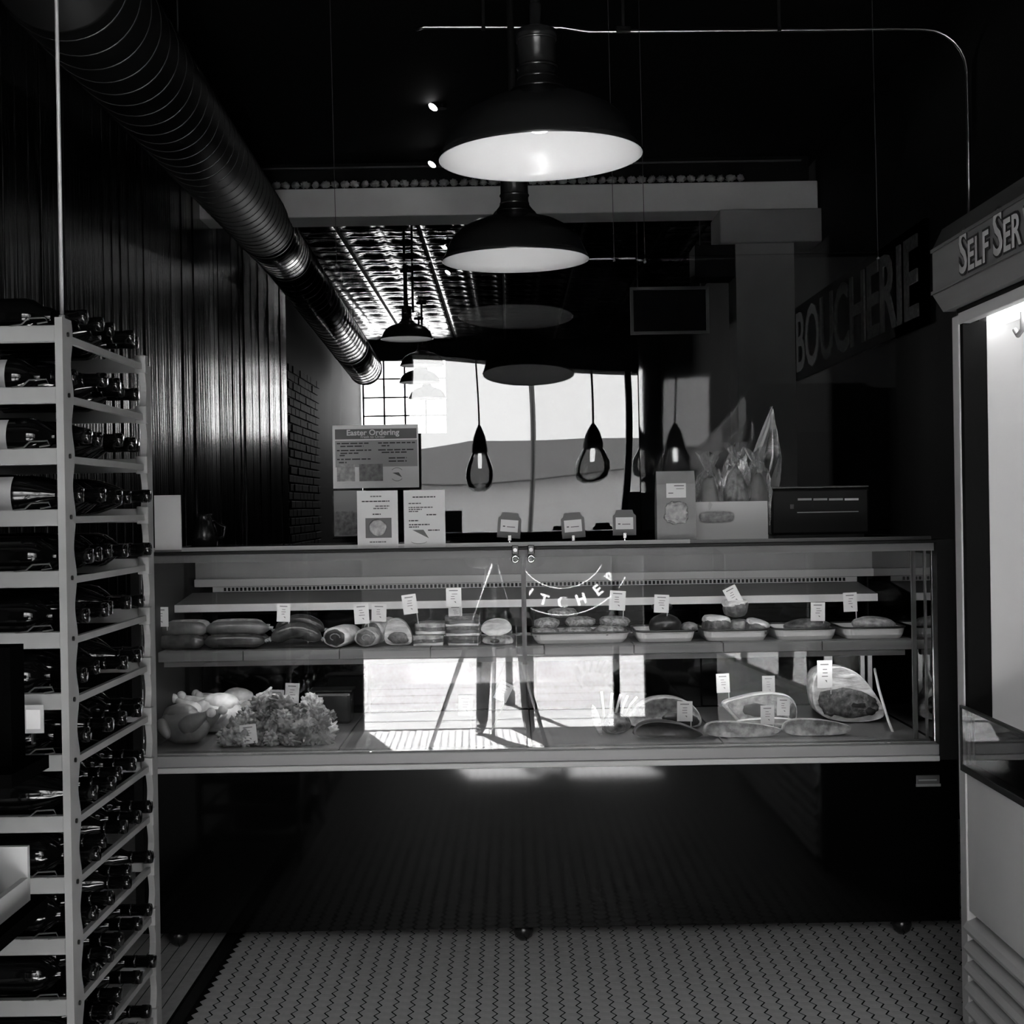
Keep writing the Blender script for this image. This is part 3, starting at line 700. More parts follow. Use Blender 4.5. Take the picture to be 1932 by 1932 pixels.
loaf('pork_rack', 'cut pork rack with dark eye and thick white fat', 'meat', [(1360, 1330), (1385, 1322), (1440, 1310), (1488, 1313), (1504, 1328), (1506, 1356), (1498, 1372), (1400, 1374), (1380, 1352)], 4.74, .13, DECK, 'fat', 'fat_mid',
     [(1425, 1342, 25, 13, 'meat_dark', .05), (1495, 1345, 7, 16, 'meat', 0)], inset=.90)
loaf('pork_steak', 'pale cut steak lying flat before the pork rack', 'meat', [(1382, 1380), (1384, 1362), (1410, 1358), (1470, 1354), (1518, 1360), (1505, 1372), (1440, 1380)], 4.63, .07, DECK, 'fat', None, [(1450, 1370, 30, 5, 'meat', 0)])
loaf('rib_roast', 'big domed rib roast with white fat cap and dark cut face', 'roast', [(1540, 1366), (1532, 1320), (1536, 1288), (1556, 1274), (1590, 1272), (1622, 1285), (1650, 1318), (1674, 1358), (1664, 1374), (1600, 1380)], 4.78, .22, DECK, 'fat', None,
     [(1600, 1342, 58, 27, 'meat', .12), (1612, 1344, 30, 15, 'meat_dark', .05), (1566, 1346, 16, 20, 'meat', 0), (1640, 1356, 12, 8, 'meat_dark', .3)])
# ------------------------------------------------------------------ price cards on picks
def price_card(px, py, d, wpx, hpx, ang, foot_py, label, m='card', foot_px=None, off=None):
    c = P(px, py, d); W, H = w_(wpx, d)/2, w_(hpx, d)/2
    t = thing('price_card', label, 'price card', (c.x, d, c.z), 'price cards in the display case'); t.rotation_euler = (0, R(ang), 0)
    obj('card', BOX(-W, W, -.0008, .0008, -H, H), m, t)
    bm = bmesh.new(); rg = random.Random(px)
    box(bm, -W*.6, W*.55, -.0014, -.0009, H*.66, H*.76)
    for k in range(3): box(bm, -W*rg.uniform(.2, .4), W*rg.uniform(.1, .5), -.0014, -.0009, H*(.32-.25*k), H*(.38-.25*k))
    o = obj('print', bm, 'print_mid', t)
    bm = bmesh.new(); v = [bm.verts.new(q) for q in ((0, -.0013, -H*.42), (W*.3, -.0013, -H*.62), (W*.28, -.0013, -H*.44))]; bm.faces.new(v)
    obj('emblem', bm, 'print_mid', t)
    L = max(.01, w_(foot_py-py, d)); xo = W*.82 if off is None else off*W
    obj('pick', TUBE([(xo, .0022, H*.9), (xo, .0022, -L)], .0018, 6), 'bamboo', t)
    return t
CARDS = [
 (302, 1164, 4.66, 31, 37, 0, 1190, 'price card at the far left end above the stacked sausages', 'card'),
 (535, 1156, 4.68, 25, 34, 3, 1188, 'price card stuck in the arched sausages', 'card'),
 (682, 1158, 4.72, 28, 38, -3, 1190, 'price card above the round roast, left of a pair', 'card'),
 (715, 1156, 4.76, 28, 33, 2, 1176, 'price card above the tied roast, right of a pair', 'card'),
 (773, 1140, 4.70, 27, 37, -7, 1182, 'tilted price card on the pork belly slabs', 'card'),
 (856, 1127, 4.69, 29, 36, 0, 1172, 'bright upper price card on the smoked slabs', 'card'),
 (859, 1156, 4.72, 26, 28, 0, 1172, 'lower price card half hidden behind the bright one', 'card'),
 (1165, 1133, 4.70, 30, 37, 4, 1172, 'price card stuck in the mince rolls', 'card'),
 (1248, 1139, 4.72, 28, 34, 3, 1174, 'white price card above the round dome of meat', 'card'),
 (1383, 1124, 4.73, 26, 36, -27, 1146, 'strongly tilted price card on the top chop', 'card'),
 (1543, 1154, 4.70, 27, 35, 1, 1184, 'price card over the flat fillet', 'card'),
 (1604, 1136, 4.74, 26, 36, -2, 1178, 'price card over the long fillet, highest at the right', 'card'),
 (522, 1318, 4.70, 27, 33, 3, 1350, 'grey price card at the back of the poultry heap', 'card_grey'),
 (551, 1308, 4.68, 26, 38, 3, 1345, 'bright price card at the back of the poultry heap', 'card'),
 (469, 1385, 4.505, 31, 36, -6, 1408, 'price card leaning at the front of the poultry heap', 'card'),
 (878, 1331, 4.56, 27, 38, 2, 1402, 'grey price card on the empty middle of the lower deck', 'card_grey'),
 (950, 1305, 4.62, 26, 36, 26, 1390, 'tilted price card beside the centre joint of the panes', 'card'),
 (1292, 1342, 4.64, 29, 38, 1, 1384, 'price card in front of the long loin', 'card'),
 (1364, 1289, 4.76, 25, 36, -2, 1328, 'white price card rising at the left of the pork rack', 'card'),
 (1450, 1293, 4.82, 24, 36, 0, 1340, 'grey price card rising behind the pork rack', 'card_grey'),
 (1448, 1349, 4.60, 26, 36, 0, 1390, 'price card in front of the pork rack, left of two', 'card'),
 (1478, 1333, 4.66, 24, 34, 2, 1386, 'price card in front of the pork rack, right of two', 'card'),
 (1556, 1272, 4.74, 28, 52, 0, 1310, 'price card standing at the left of the rib roast', 'card'),
]
for c in CARDS: price_card(*c)

# ================================================================== ON TOP OF THE CASE
TOPZ = ZT
def sheet(name, x0, y0, x1, y1, d, label, cat, m='paper', th=.0015, base=None):
    a, b = P(x0, y1, d), P(x1, y0, d); cx = (a.x+b.x)/2; zb = a.z if base is None else base
    t = thing(name, label, cat, (cx, d, zb)); W, H = (b.x-a.x)/2, b.z-zb
    obj('sheet', BOX(-W, W, -th, th, 0, H), m, t)
    def sub(nm, u0, v0, u1, v1, mm, k=1):    # u,v in 0..1 from top left
        return obj(nm, BOX(-W+2*W*u0, -W+2*W*u1, -th-.0006*k, -th-.0001, H*(1-v1), H*(1-v0)), mm, t)
    def txt(body, u, v, size, mm='print', bold=0, sx=1.0, nm='lettering'):
        bmx = text_bm(body, size, .0003, bold, sx=sx)
        return obj(nm, xform(bmx, Matrix.Translation((-W+2*W*u, -th-.0016, H*(1-v))) @ FACE_CAM), mm, t)
    def lines(rows, mm='print', seed=1):
        bmx = bmesh.new(); rg = random.Random(seed)
        for u0, u1, v in rows:
            u = u0
            while u < u1:
                q = min(u1, u+rg.uniform(.03, .10)); box(bmx, -W+2*W*u, -W+2*W*q, -th-.0012, -th-.0008, H*(1-v-.010), H*(1-v+.010)); u = q+.014
        o = obj('printed_lines', bmx, mm, t); o['kind'] = 'stuff'; return o
    return t, sub, txt, lines, W, H
PLY = 5.06
# easter sign taped to the hanging clear sheet
t, sub, txt, lines, W, H = sheet('order_sign', 629, 800, 789, 922, PLY-.085, 'landscape Easter ordering sign with photos, fixed to the hanging clear sheet', 'sign', 'paper2')
sub('title_band', .03, .065, .98, .225, 'print_mid')
txt('Easter Ordering', .47, .125, H*.125, 'paper', .0007, 1.02); txt('Fresh to Order', .47, .192, H*.062, 'paper', 0, 1.0)
sub('text_panel', .03, .245, .985, .665, 'card_grey')
lines([(.05, .42, .29), (.09, .36, .335), (.05, .45, .40), (.09, .3, .445), (.08, .14, .48), (.05, .44, .54), (.07, .16, .59), (.53, .96, .29), (.57, .66, .335), (.53, .94, .40), (.57, .86, .44), (.65, .86, .53), (.65, .86, .58)], 'print')
sub('photo', .045, .62, .255, .89, 'photo_pale', 2); sub('photo', .305, .62, .58, .89, 'photo_mid', 2)
def logo(t, W, H, u, v, r, th=.0015):
    c = Vector((-W+2*W*u, -th-.0014, H*(1-v)))
    for a0, a1 in ((40, 140), (220, 320)):
        obj('logo_arc', TUBE([c+Vector((r*math.cos(R(a)), 0, r*math.sin(R(a)))) for a in range(a0, a1+1, 10)], .0008, 6), 'print_mid', t)
    bmx = bmesh.new(); vs_ = [bmx.verts.new(c+Vector(q)) for q in ((-r*.7, -.0005, r*.25), (r*.25, -.0005, r*.3), (r*.75, -.0005, -r*.45))]; bmx.faces.new(vs_)
    obj('logo_wedge', bmx, 'print_mid', t)
logo(t, W, H, .745, .79, .023)
# dark photo sheet lower left
t, sub, txt, lines, W, H = sheet('photo_sheet', 631, 925, 690, 1012, PLY-.085, 'dark photo sheet below the Easter ordering sign', 'sign', 'steel_dim')
sub('photo', .03, .45, .97, .98, 'photo_mid')
# two papers on the front of the counter
t, sub, txt, lines, W, H = sheet('menu_sheet', 675, 925, 750, 1031, CASE_Y-.004+.036, 'white order sheet with a framed dish photo, left of the pair', 'sign', 'paper', base=TOPZ+.0005)
lines([(.33, .60, .10)], 'print_mid', 3); lines([(.12, .8, .185)], 'print', 5)
lines([(.45, .8, .27), (.4, .75, .31)], 'print_mid', 6); lines([(.38, .58, .41)], 'print', 8)
sub('photo', .20, .475, .84, .82, 'print_mid'); ph = obj('photo_dish', blob_bm((W*.42, .001, H*.14), 9, .2), 'photo_pale', t, smooth=True); ph.location = (0, -.003, H*.355)
lines([(.3, .7, .89)], 'print_mid', 9)
t, sub, txt, lines, W, H = sheet('menu_sheet', 763, 924, 839, 1031, CASE_Y+.032, 'white price sheet with a grey wedge drawing, right of the pair', 'sign', 'paper', base=TOPZ+.0005)
lines([(.22, .78, .12)], 'print', 11); lines([(.12, .42, .23), (.12, .7, .30), (.12, .44, .335), (.12, .36, .37)], 'print_mid', 12); lines([(.55, .8, .43)], 'print', 13)
lines([(.12, .36, .53), (.12, .62, .60), (.12, .36, .64)], 'print', 14); lines([(.58, .86, .70)], 'print', 15)
bmx = bmesh.new(); vs_ = [bmx.verts.new(((u-.5)*2*W, -.0022, H*(1-v))) for u, v in ((.2, .69), (.47, .69), (.6, .84))]; bmx.faces.new(vs_); obj('wedge_drawing', bmx, 'print_mid', t)
obj('printed_arc', TUBE([((-.5+.36+.2*math.cos(R(a)))*2*W, -.0024, H*(.12+.05*math.sin(R(a)))) for a in range(200, 341, 10)], .0007, 6), 'print_mid', t)
# white card at left
t, sub, txt, lines, W, H = sheet('white_card', 293, 934, 341, 1034, CASE_Y+.034, 'plain white card standing at the left end of the counter', 'card', 'paper', th=.004, base=TOPZ+.0005)
obj('card_foot', BOX(-W, W, -.006, .03, 0, .006), 'kraft', t)
# dark kettle shape next to it
t = thing('dark_jug', 'small dark jug in the shadow beside the white card', 'jug', (PX(385, 4.75, 990), 4.75, TOPZ))
obj('body', LATHE([(.03, 0), (.042, .01), (.044, .05), (.03, .09), (.022, .105), (.026, .115)], n=24), 'enamel_dark', t, smooth=True)
obj('handle', TUBE([(.04, 0, .03), (.065, 0, .04), (.07, 0, .07), (.03, 0, .09)], .006, 8), 'enamel_dark', t, smooth=True)
# tags on clip stands
for px, py, ang, lb in ((961, 991, 5, 'black tag with white label on a clip stand, leftmost of three'), (1081, 991, -4, 'black tag with white label on a clip stand, middle of three'), (1178, 986, 0, 'black tag with white label on a clip stand, nearest the paper bag')):
    d = 4.50; c = P(px, py, d); t = thing('tag_stand', lb, 'label stand', (c.x, d, TOPZ), 'clip-stand tags on the counter')
    hz = c.z-TOPZ; W, H = w_(22, d), w_(24, d)
    pr = [(-W, -H), (W, -H), (W, H*.55), (W*.78, H*.72), (W*.7, H), (-W*.7, H), (-W*.78, H*.72), (-W, H*.55)]
    bm = bmesh.new(); prism(bm, [(a*math.cos(R(ang))+b*math.sin(R(ang)), hz+b*math.cos(R(ang))-a*math.sin(R(ang))) for a, b in pr], -.002, .002); obj('tag_board', bm, 'print_mid', t)
    l = obj('white_label', BOX(-W*.75, W*.75, -.0035, -.0021, -H*.52, H*.42), 'paper', t, loc=(0, 0, hz)); l.rotation_euler = (0, R(ang), 0)
    bmx = bmesh.new(); box(bmx, -W*.2, W*.5, -.0042, -.0036, -H*.15, -H*.10); box(bmx, -W*.55, -W*.35, -.0042, -.0036, -H*.14, -H*.06); obj('print', bmx, 'print', l)
    obj('clip', BOX(-.006, .006, -.008, .004, hz-H*1.25, hz-H*.75), 'chrome', t, bevel=.002)
    obj('stem', LATHE([(.004, .008), (.0035, max(.012, hz-H*1.2))], n=10), 'chrome', t)
    obj('foot', LATHE([(.015, 0), (.015, .004), (.006, .009)], n=18), 'chrome', t, smooth=True)
# paper bag
a, b = P(1240, 1022, 4.46), P(1312, 888, 4.46)
t = thing('paper_bag', 'upright brown paper bag with label and see-through window', 'bag', ((a.x+b.x)/2, 4.46, TOPZ)); W = (b.x-a.x)/2; H = b.z-TOPZ
bm = bmesh.new(); L = []
for z, dx, y0, y1 in ((0, 1, 0, .07), (H*.5, .99, .0, .07), (H*.82, .985, .004, .05), (H, .98, .02, .026)):
    L.append([bm.verts.new((sx*W*dx, y, z)) for sx, y in ((-1, y0), (1, y0), (1.0, (y0+y1)/2), (1, y1), (-1, y1), (-1.0, (y0+y1)/2))])
for A, B in zip(L, L[1:]):
    for i in range(6): bm.faces.new((A[i], A[(i+1) % 6], B[(i+1) % 6], B[i]))
bm.faces.new(L[0][::-1]); bm.faces.new(L[-1]); obj('bag_body', bm, 'kraft', t)
l = obj('bag_label', BOX(-W*.5, W*.5, -.002, -.0006, H*.63, H*.83), 'paper', t)
bmx = bmesh.new(); box(bmx, -W*.1, W*.4, -.0028, -.0021, H*.79, H*.80); box(bmx, -W*.4, -W*.15, -.0028, -.0021, H*.69, H*.70); box(bmx, -W*.0, W*.4, -.0028, -.0021, H*.75, H*.756); obj('print', bmx, 'print', l)
obj('bag_window', blob_bm((W*.58, .003, H*.15), 5, .22, 3.5, 4, None, .7), 'photo_pale', t, smooth=True).location = (0, -.001, H*.42)
# white box with oval window
a, b = P(1313, 1013, 4.72), P(1448, 945, 4.72)
t = thing('gift_box', 'pale cardboard box with an oval window, holding wrapped goods', 'box', ((a.x+b.x)/2, 4.72, TOPZ)); W = (b.x-a.x)/2; H = b.z-TOPZ
obj('front_panel', BOX(-W, W, 0, .004, 0, H), 'box_card', t); obj('back_panel', BOX(-W, W, .136, .14, 0, H), 'box_card', t)
obj('side_panel', BOX(-W, -W+.004, .0045, .1355, 0, H), 'box_card', t); obj('side_panel', BOX(W-.004, W, .0045, .1355, 0, H), 'box_card', t)
obj('bottom_panel', BOX(-W+.0045, W-.0045, .0045, .1355, 0, .004), 'box_card', t)
o = obj('oval_window', blob_bm((W*.5, .004, H*.165), 6, .03, 1, 4, None, .55), 'cello', t, smooth=True); o.location = (-W*.42, 0, H*.6)
o = obj('oval_contents', blob_bm((W*.47, .003, H*.14), 8, .08, 3, 4, None, .55), 'photo_pale', t, smooth=True); o.location = (-W*.42, -.001, H*.6)
BOXW, BOXH, BOXC = W, H, t.location.copy()
# cellophane-wrapped parcels standing in the box
for k, (px, py, rx, hh, sd) in enumerate(((1338, 905, 30, 70, 3), (1388, 890, 34, 85, 4), (1428, 898, 30, 70, 5))):
    lb = ('clear-wrapped parcel at the left in the box', 'clear-wrapped parcel in the middle of the box', 'clear-wrapped parcel at the right of the box')[k]
    c = P(px, py, 4.76+.02*k); t = thing('wrapped_parcel', lb, 'parcel', (c.x, 4.765+.012*k, TOPZ+.006), 'wrapped goods in the box')
    rw = w_(rx, 4.78)*.82; zt = c.z-TOPZ
    bm = blob_bm((rw, .04, zt*.55), sd, .22, 3, 3)
    o = obj('contents', bm, 'kraft' if k != 1 else 'fat_mid', t, smooth=True); o.location = (0, 0, zt*.55); o.scale = (.8, .8, .86)
    o = obj('wrapper', blob_bm((rw*1.02, .046, zt*.62), sd+9, .22, 4, 4), 'cello', t, smooth=False); o.location = (0, 0, zt*.64)
    bm = bmesh.new(); N_ = 22; top = []; bot = []
    for i in range(N_):
        a_ = 2*math.pi*i/N_; r1 = .010; r2 = .034*(1+.45*math.sin(5*a_+sd))
        bot.append(bm.verts.new((r1*math.cos(a_), r1*math.sin(a_), 0))); top.append(bm.verts.new((r2*math.cos(a_), r2*.6*math.sin(a_), .055+.012*math.sin(3*a_+sd))))
    for i in range(N_): bm.faces.new((bot[i], bot[(i+1) % N_], top[(i+1) % N_], top[i]))
    o = obj('wrapper_ruffle', bm, 'cello', t); o.location = (0, 0, zt*1.12)
# tall cellophane cone
a = P(1428, 892, 4.80); b = P(1463, 768, 4.80)
t = thing('cellophane_cone', 'tall pointed sheet of clear cellophane rising from the box', 'cellophane', (a.x, 4.84, TOPZ+.006))
bm = bmesh.new(); tip = Vector((b.x-a.x, .0, b.z-TOPZ)); rows = []
for q, (x0, x1, z) in enumerate(((-.045, .06, .12), (-.02, .085, .19), (.005, .092, .27), (.032, .08, .36), (.056, .064, .435))):
    rows.append([bm.verts.new((x0+(x1-x0)*i/7, .010*math.sin(i*2.3+q)+(.008 if i % 2 else -.008), z+.006*math.sin(i*1.7))) for i in range(8)])
for A, B in zip(rows, rows[1:]):
    for i in range(7): bm.faces.new((A[i], A[i+1], B[i+1], B[i]))
o = obj('film', bm, 'cello', t); so = o.modifiers.new('thickness', 'SOLIDIFY'); so.thickness = .0008
bm = bmesh.new(); rows = []
for x0, x1, z in ((-.034, -.026, .20), (-.020, -.004, .25), (.002, .026, .31), (.028, .050, .375), (.058, .0605, .44)):
    rows.append([bm.verts.new((x0+(x1-x0)*i/3, -.016-.004*math.sin(i*2.1), z)) for i in range(4)])
for A, B in zip(rows, rows[1:]):
    for i in range(3): bm.faces.new((A[i], A[i+1], B[i+1], B[i]))
o = obj('glint_strip', bm, 'cello_glint', t); so = o.modifiers.new('thickness', 'SOLIDIFY'); so.thickness = .0008  # milky strip, the bright glint on the film put into colour
# dark scale
a, b = P(1456, 1010, 4.80), P(1640, 920, 4.80)
t = thing('counter_scale', 'dark counter scale with a lit row of display bars', 'scale', ((a.x+b.x)/2, 4.80, TOPZ)); W = (b.x-a.x)/2; H = b.z-TOPZ
obj('housing', BOX(-W, W, 0, .16, .012, H), 'black', t, bevel=.008); obj('platter', BOX(-W*.98, W*.98, -.01, .2, H+.001, H+.008), 'steel_dim', t, bevel=.003)
obj('base', BOX(-W*.9, W*.9, .01, .15, 0, .0115), 'black', t)
for k in range(4):
    u0 = P(1505+k*29.5, 942, 4.8).x-t.location.x; zz = P(1505+k*29.5, 942, 4.8).z-TOPZ
    obj('display_bar', BOX(u0, u0+.046, -.004, -.0005, zz-.004, zz+.003), 'letter_pale' if k < 3 else 'paper2', t)
zz = P(1560, 966, 4.8).z-TOPZ; u0 = P(1504, 966, 4.8).x-t.location.x; obj('display_line', BOX(u0, u0+.205, -.004, -.0005, zz-.0015, zz+.0015), 'letter_pale', t)
zz = P(1494, 955, 4.8).z-TOPZ; u0 = P(1494, 955, 4.8).x-t.location.x; obj('display_mark', BOX(u0-.006, u0+.006, -.004, -.0005, zz-.009, zz+.006), 'letter_dim', t)
# ------------------------------------------------------------------ hanging clear sheets on wires
def clear_sheet(px0, px1, pyt, label, tilt=True, m='plexi', wires=(.025, .075)):
    x0, x1 = PX(px0, PLY, 750), PX(px1, PLY, 750); z0, z1 = TOPZ+.02, PZ(pyt, PLY, (px0+px1)/2)
    t = thing('clear_sheet', label, 'clear screen', ((x0+x1)/2, PLY, z0), 'hanging clear screens')
    W, H = (x1-x0)/2, z1-z0; nx, nz = 40, 60
    bm = bmesh.new(); gf, gb = [], []
    def slope(z):   # lower half swings slightly toward the customer
        zz = z+z0
        T = ((2.30, 0), (2.15, .3), (2.015, 1.6), (1.92, 2.2), (1.847, 2.4), (1.744, 2.8), (1.65, 3.0), (1.0, 3.0))
        for (za_, a_), (zb_, b_) in zip(T, T[1:]):
            if zb_ <= zz <= za_: return R(a_+(b_-a_)*(za_-zz)/(za_-zb_))
        return 0.0
    prof = [0]; 
    for k in range(nz): prof.append(prof[-1]+math.tan(slope(H*(k+.5)/nz))*H/nz)
    top = prof[-1]
    for side, off in ((gf, -.0025), (gb, .0025)):
        for k in range(nz+1):
            row = []
            for i in range(nx+1):
                u, v = i/nx, k/nz
                x = -W+2*W*u; z = H*v
                e = math.exp(-((u-.02)/.20)**2)
                y = prof[k]-top + (.0030*math.sin(2.6*u+1.2)*math.sin(3.0*v+.4) + .0011*math.sin(7.2*u+.5*v+.6)*(1-.3*v) + .0010*e*math.sin(9*v+2)) * (1 if tilt else .2)
                row.append(bm.verts.new((x, y+off, z)))
            side.append(row)
    for k in range(nz):
        for i in range(nx):
            bm.faces.new((gf[k][i], gf[k][i+1], gf[k+1][i+1], gf[k+1][i])); bm.faces.new((gb[k][i], gb[k+1][i], gb[k+1][i+1], gb[k][i+1]))
    for i in range(nx):
        for k in (0, nz): bm.faces.new((gf[k][i], gb[k][i], gb[k][i+1], gf[k][i+1]))
    obj('sheet', bm, m, t, smooth=True)
    for s_, w0 in ((-1, wires[0]), (1, wires[1])):
        obj('hanging_wire', TUBE([(s_*(W-w0), -.001, H-.02), (s_*(W-w0)-.010, -.001, ZC-z0)], .0011, 6), 'wire', t)
        obj('hook', LATHE([(.004, -.006), (.004, .006)], n=10, axis='Y', off=(s_*(W-w0), 0, H-.02)), 'wire', t)
    return t
clear_sheet(626, 1203, 485, 'clear screen hanging behind the counter, the bright left one')
clear_sheet(1205, 1690, 480, 'clear screen hanging behind the counter, the dark right one', tilt=False, m='plexi_dull', wires=(.03, .055))

# ================================================================== PENDANT LAMPS
def pendant(px, py, d, label, tilt=(0, 0), diam=.46, power=2.2, group='barn-shade pendant lamps'):
    c = P(px, py, d); t = thing('pendant_lamp', label, 'lamp', (c.x, d, c.z), group); t.rotation_euler = (tilt[0], tilt[1], 0)
    k = diam/.46
    outer = [(.230, 0), (.2315, .004), (.222, .020), (.205, .060), (.192, .078), (.170, .100), (.130, .122), (.085, .136), (.072, .140), (.066, .150)]
    inner = [(.226, .001), (.2185, .020), (.2015, .058), (.188, .075), (.166, .096), (.127, .118), (.083, .131), (.05, .135)]
    sh = obj('shade', LATHE([(r*k, z*k) for r, z in outer], n=64, cap0=False, cap1=True), 'enamel_dark', t, smooth=True)
    obj('shade_lining', LATHE([(r*k, z*k) for r, z in [(.2305, -.0005)]+inner], n=64, cap0=False, cap1=True), 'enamel_white', sh, smooth=True)
    obj('neck', LATHE([(r*k, z*k) for r, z in ((.066, .150), (.058, .158), (.050, .168), (.044, .18), (.043, .262), (.046, .266), (.046, .286), (.040, .290), (.020, .292), (.016, .30), (.016, .345), (.012, .35))], n=32), 'enamel_dark', t, smooth=True)
    for z in (.175, .20, .262): obj('neck_ring', LATHE([(.045*k, z*k), (.047*k, (z+.004)*k), (.045*k, (z+.008)*k)], n=32), 'enamel_dark', t, smooth=True)
    H = (ZC-c.z)
    obj('stem', LATHE([(.011*k, .35*k), (.011*k, H)], n=14), 'black_gap', t, smooth=True)
    obj('ceiling_cup', LATHE([(.05, H-.03), (.055, H-.01), (.055, H)], n=24), 'enamel_dark', t, smooth=True)
    sk = obj('socket', LATHE([(.026*k, .095*k), (.026*k, .13*k)], n=20), 'case_white', t)
    obj('bulb', LATHE([(r*k, z*k) for r, z in ((.002, .056), (.018, .060), (.026, .072), (.024, .085), (.014, .096))], n=20), 'bulb_on', t, smooth=True)
    return t
pendant(1020, 298, 3.243, 'nearest and largest barn-shade pendant lamp above the counter', (0, R(-1.2)))
pendant(973, 492, 4.5, 'second barn-shade pendant lamp, lower in view behind the nearest', (0, R(-.3)))
for k, (px, py, d, lb) in enumerate(((768, 640, 12.6, 'small far pendant lamp with bright rim above the rear window'), (797, 690, 14.6, 'far pendant lamp before the rear window, highest of three'), (792, 722, 15.8, 'far pendant lamp before the rear window, middle of three'), (806, 752, 17.0, 'far pendant lamp before the rear window, lowest of three'))):
    c = P(px, py, d); pendant(px, py, d, lb, group='pendant lamps in the back room')
# glass pendants in the shop window (behind the viewer)
for px, lb in ((-.33, 'clear glass window pendant lamp, leftmost of four'), (.60, 'clear glass window pendant lamp, second of four'), (.97, 'clear glass window pendant lamp, third of four'), (1.24, 'clear glass window pendant lamp, rightmost of four')):
    t = thing('window_pendant', lb, 'lamp', (px, -.62, 2.14), 'glass pendants in the shop window')
    obj('glass_shade', LATHE([(.05, -.04), (.10, -.01), (.122, .05), (.115, .12), (.08, .20), (.064, .23)], n=28, cap1=False), 'glass_green', t, smooth=True)
    obj('socket', LATHE([(.066, .225), (.068, .26), (.05, .34), (.022, .40), (.01, .42)], n=24), 'black', t, smooth=True)
    obj('bulb', LATHE([(.004, .12), (.016, .125), (.018, .2), (.014, .224)], n=16), 'bulb_on', t, smooth=True)
    obj('cord', LATHE([(.007, .42), (.007, ZC-2.14)], n=10), 'black', t)

# ================================================================== DUCT, CONDUIT, TRACK LIGHTS
def duct():
    pts = [Vector((-1.20, 3.85, 2.825)), Vector((-1.615, 10.4, 3.20)), Vector((-1.575, 15.6, 2.88))]; r0 = .18
    t = thing('spiral_duct', 'long round spiral metal duct under the ceiling along the left wall', 'duct', pts[0])
    proto = None; L0 = 0
    for A, B in zip(pts, pts[1:]):
        d = B-A; L = d.length; q = d.to_track_quat('Z', 'Y'); off = A-pts[0]
        def put(o, z):
            o.rotation_mode = 'QUATERNION'; o.rotation_quaternion = q; o.location = off + q @ Vector((0, 0, z)); return o
        cuts = [0, L-1.4, L] if L > 5 else [0, 1.15, L]
        for z0, z1 in zip(cuts, cuts[1:]):
            put(obj('duct_section', LATHE([(r0*.97, 0), (r0, .012), (r0, z1-z0-.012), (r0*.97, z1-z0)], n=48), 'duct_shaded' if L > 6 and z0 == 0 else 'steel_duct', t, smooth=True), z0)
            put(obj('joint_band', LATHE([(r0*1.0, -.03), (r0*1.03, -.025), (r0*1.03, .025), (r0, .03)], n=48), 'black', t, smooth=True), z1)
        z = .06
        while z < L-.05:
            if proto is None:
                bmx = bmesh.new(); ring = [(r0*math.cos(a*math.pi/20), r0*math.sin(a*math.pi/20), .03*a/40) for a in range(41)]
                tube(bmx, ring, .0035, 6, cap=True); proto = obj('spiral_seam', bmx, 'seam', t, smooth=True); o = proto
            else: o = inst(proto, 'spiral_seam', t)
            put(o, z); z += .16
        for z in (L*.3, L*.8):
            p = off + q @ Vector((0, 0, z)); obj('hanger', TUBE([p+Vector((0, 0, r0*.98)), (p.x, p.y, ZC-pts[0].z)], .004, 6), 'wire', t)
duct()
d = 5.85
pts = [P(785, 56, d), P(800, 51, d), P(900, 51, d), P(1060, 52, d), P(1090, 57, d), P(1110, 60, d), P(1400, 58, d), P(1720, 55, d)]
for k in range(7):
    a = R(90-15*k); c = P(1745, 137, d); r_ = w_(81, d); pts.append(Vector((c.x+r_*math.cos(a)*.98, d, c.z+r_*math.sin(a))))
pts += [P(1827, 260, d), P(1829, 430, d)]
t = thing('conduit', 'thin metal conduit crossing under the ceiling and bending down at the right', 'conduit', pts[6])
obj('pipe', TUBE([p-pts[6] for p in pts], .0075, 10), 'conduit', t, smooth=True)
for px in (912, 1176, 1470):
    c = P(px, 56 if px != 912 else 51, d)-pts[6]; obj('coupling', BOX(c.x-.03 if px == 1176 else c.x-.008, c.x+.03 if px == 1176 else c.x+.008, -.012, .012, c.z-.012, c.z+.012), 'black', t, bevel=.003)
    obj('strap', BOX(c.x-.006, c.x+.006, -.004, .004, c.z+.0125, ZC-pts[6].z), 'black', t)
for px, py, d in ((817, 202, 7.45), (815, 310, 8.45), (838, 466, 11.4), (845, 514, 12.7)):
    c = P(px, py, d); t = thing('track_spot', {817: 'small track spotlight, highest and nearest of four', 815: 'small track spotlight just above the pale beam', 838: 'small track spotlight below the beam among the tin panels', 845: 'small track spotlight furthest back beside the second lamp'}[px], 'spotlight', c, 'track spotlights')
    dirv = Vector((-.55, -.35, -.85)).normalized(); q = dirv.to_track_quat('Z', 'Y')
    h = obj('head', LATHE([(.024, -.09), (.030, -.08), (.030, -.004), (.028, 0)], n=20), 'black', t, smooth=True); h.rotation_mode = 'QUATERNION'; h.rotation_quaternion = q
    e = obj('lens', LATHE([(.026, .0005), (.023, .004)], n=20), 'spot_on', t); e.rotation_mode = 'QUATERNION'; e.rotation_quaternion = q
    p = q @ Vector((0, 0, -.08)); obj('arm', TUBE([p, (p.x, p.y, ZC-c.z)], .007, 8), 'black', t); obj('mount', LATHE([(.03, ZC-c.z-.02), (.03, ZC-c.z)], n=16, off=(p.x, p.y, 0)), 'black', t)
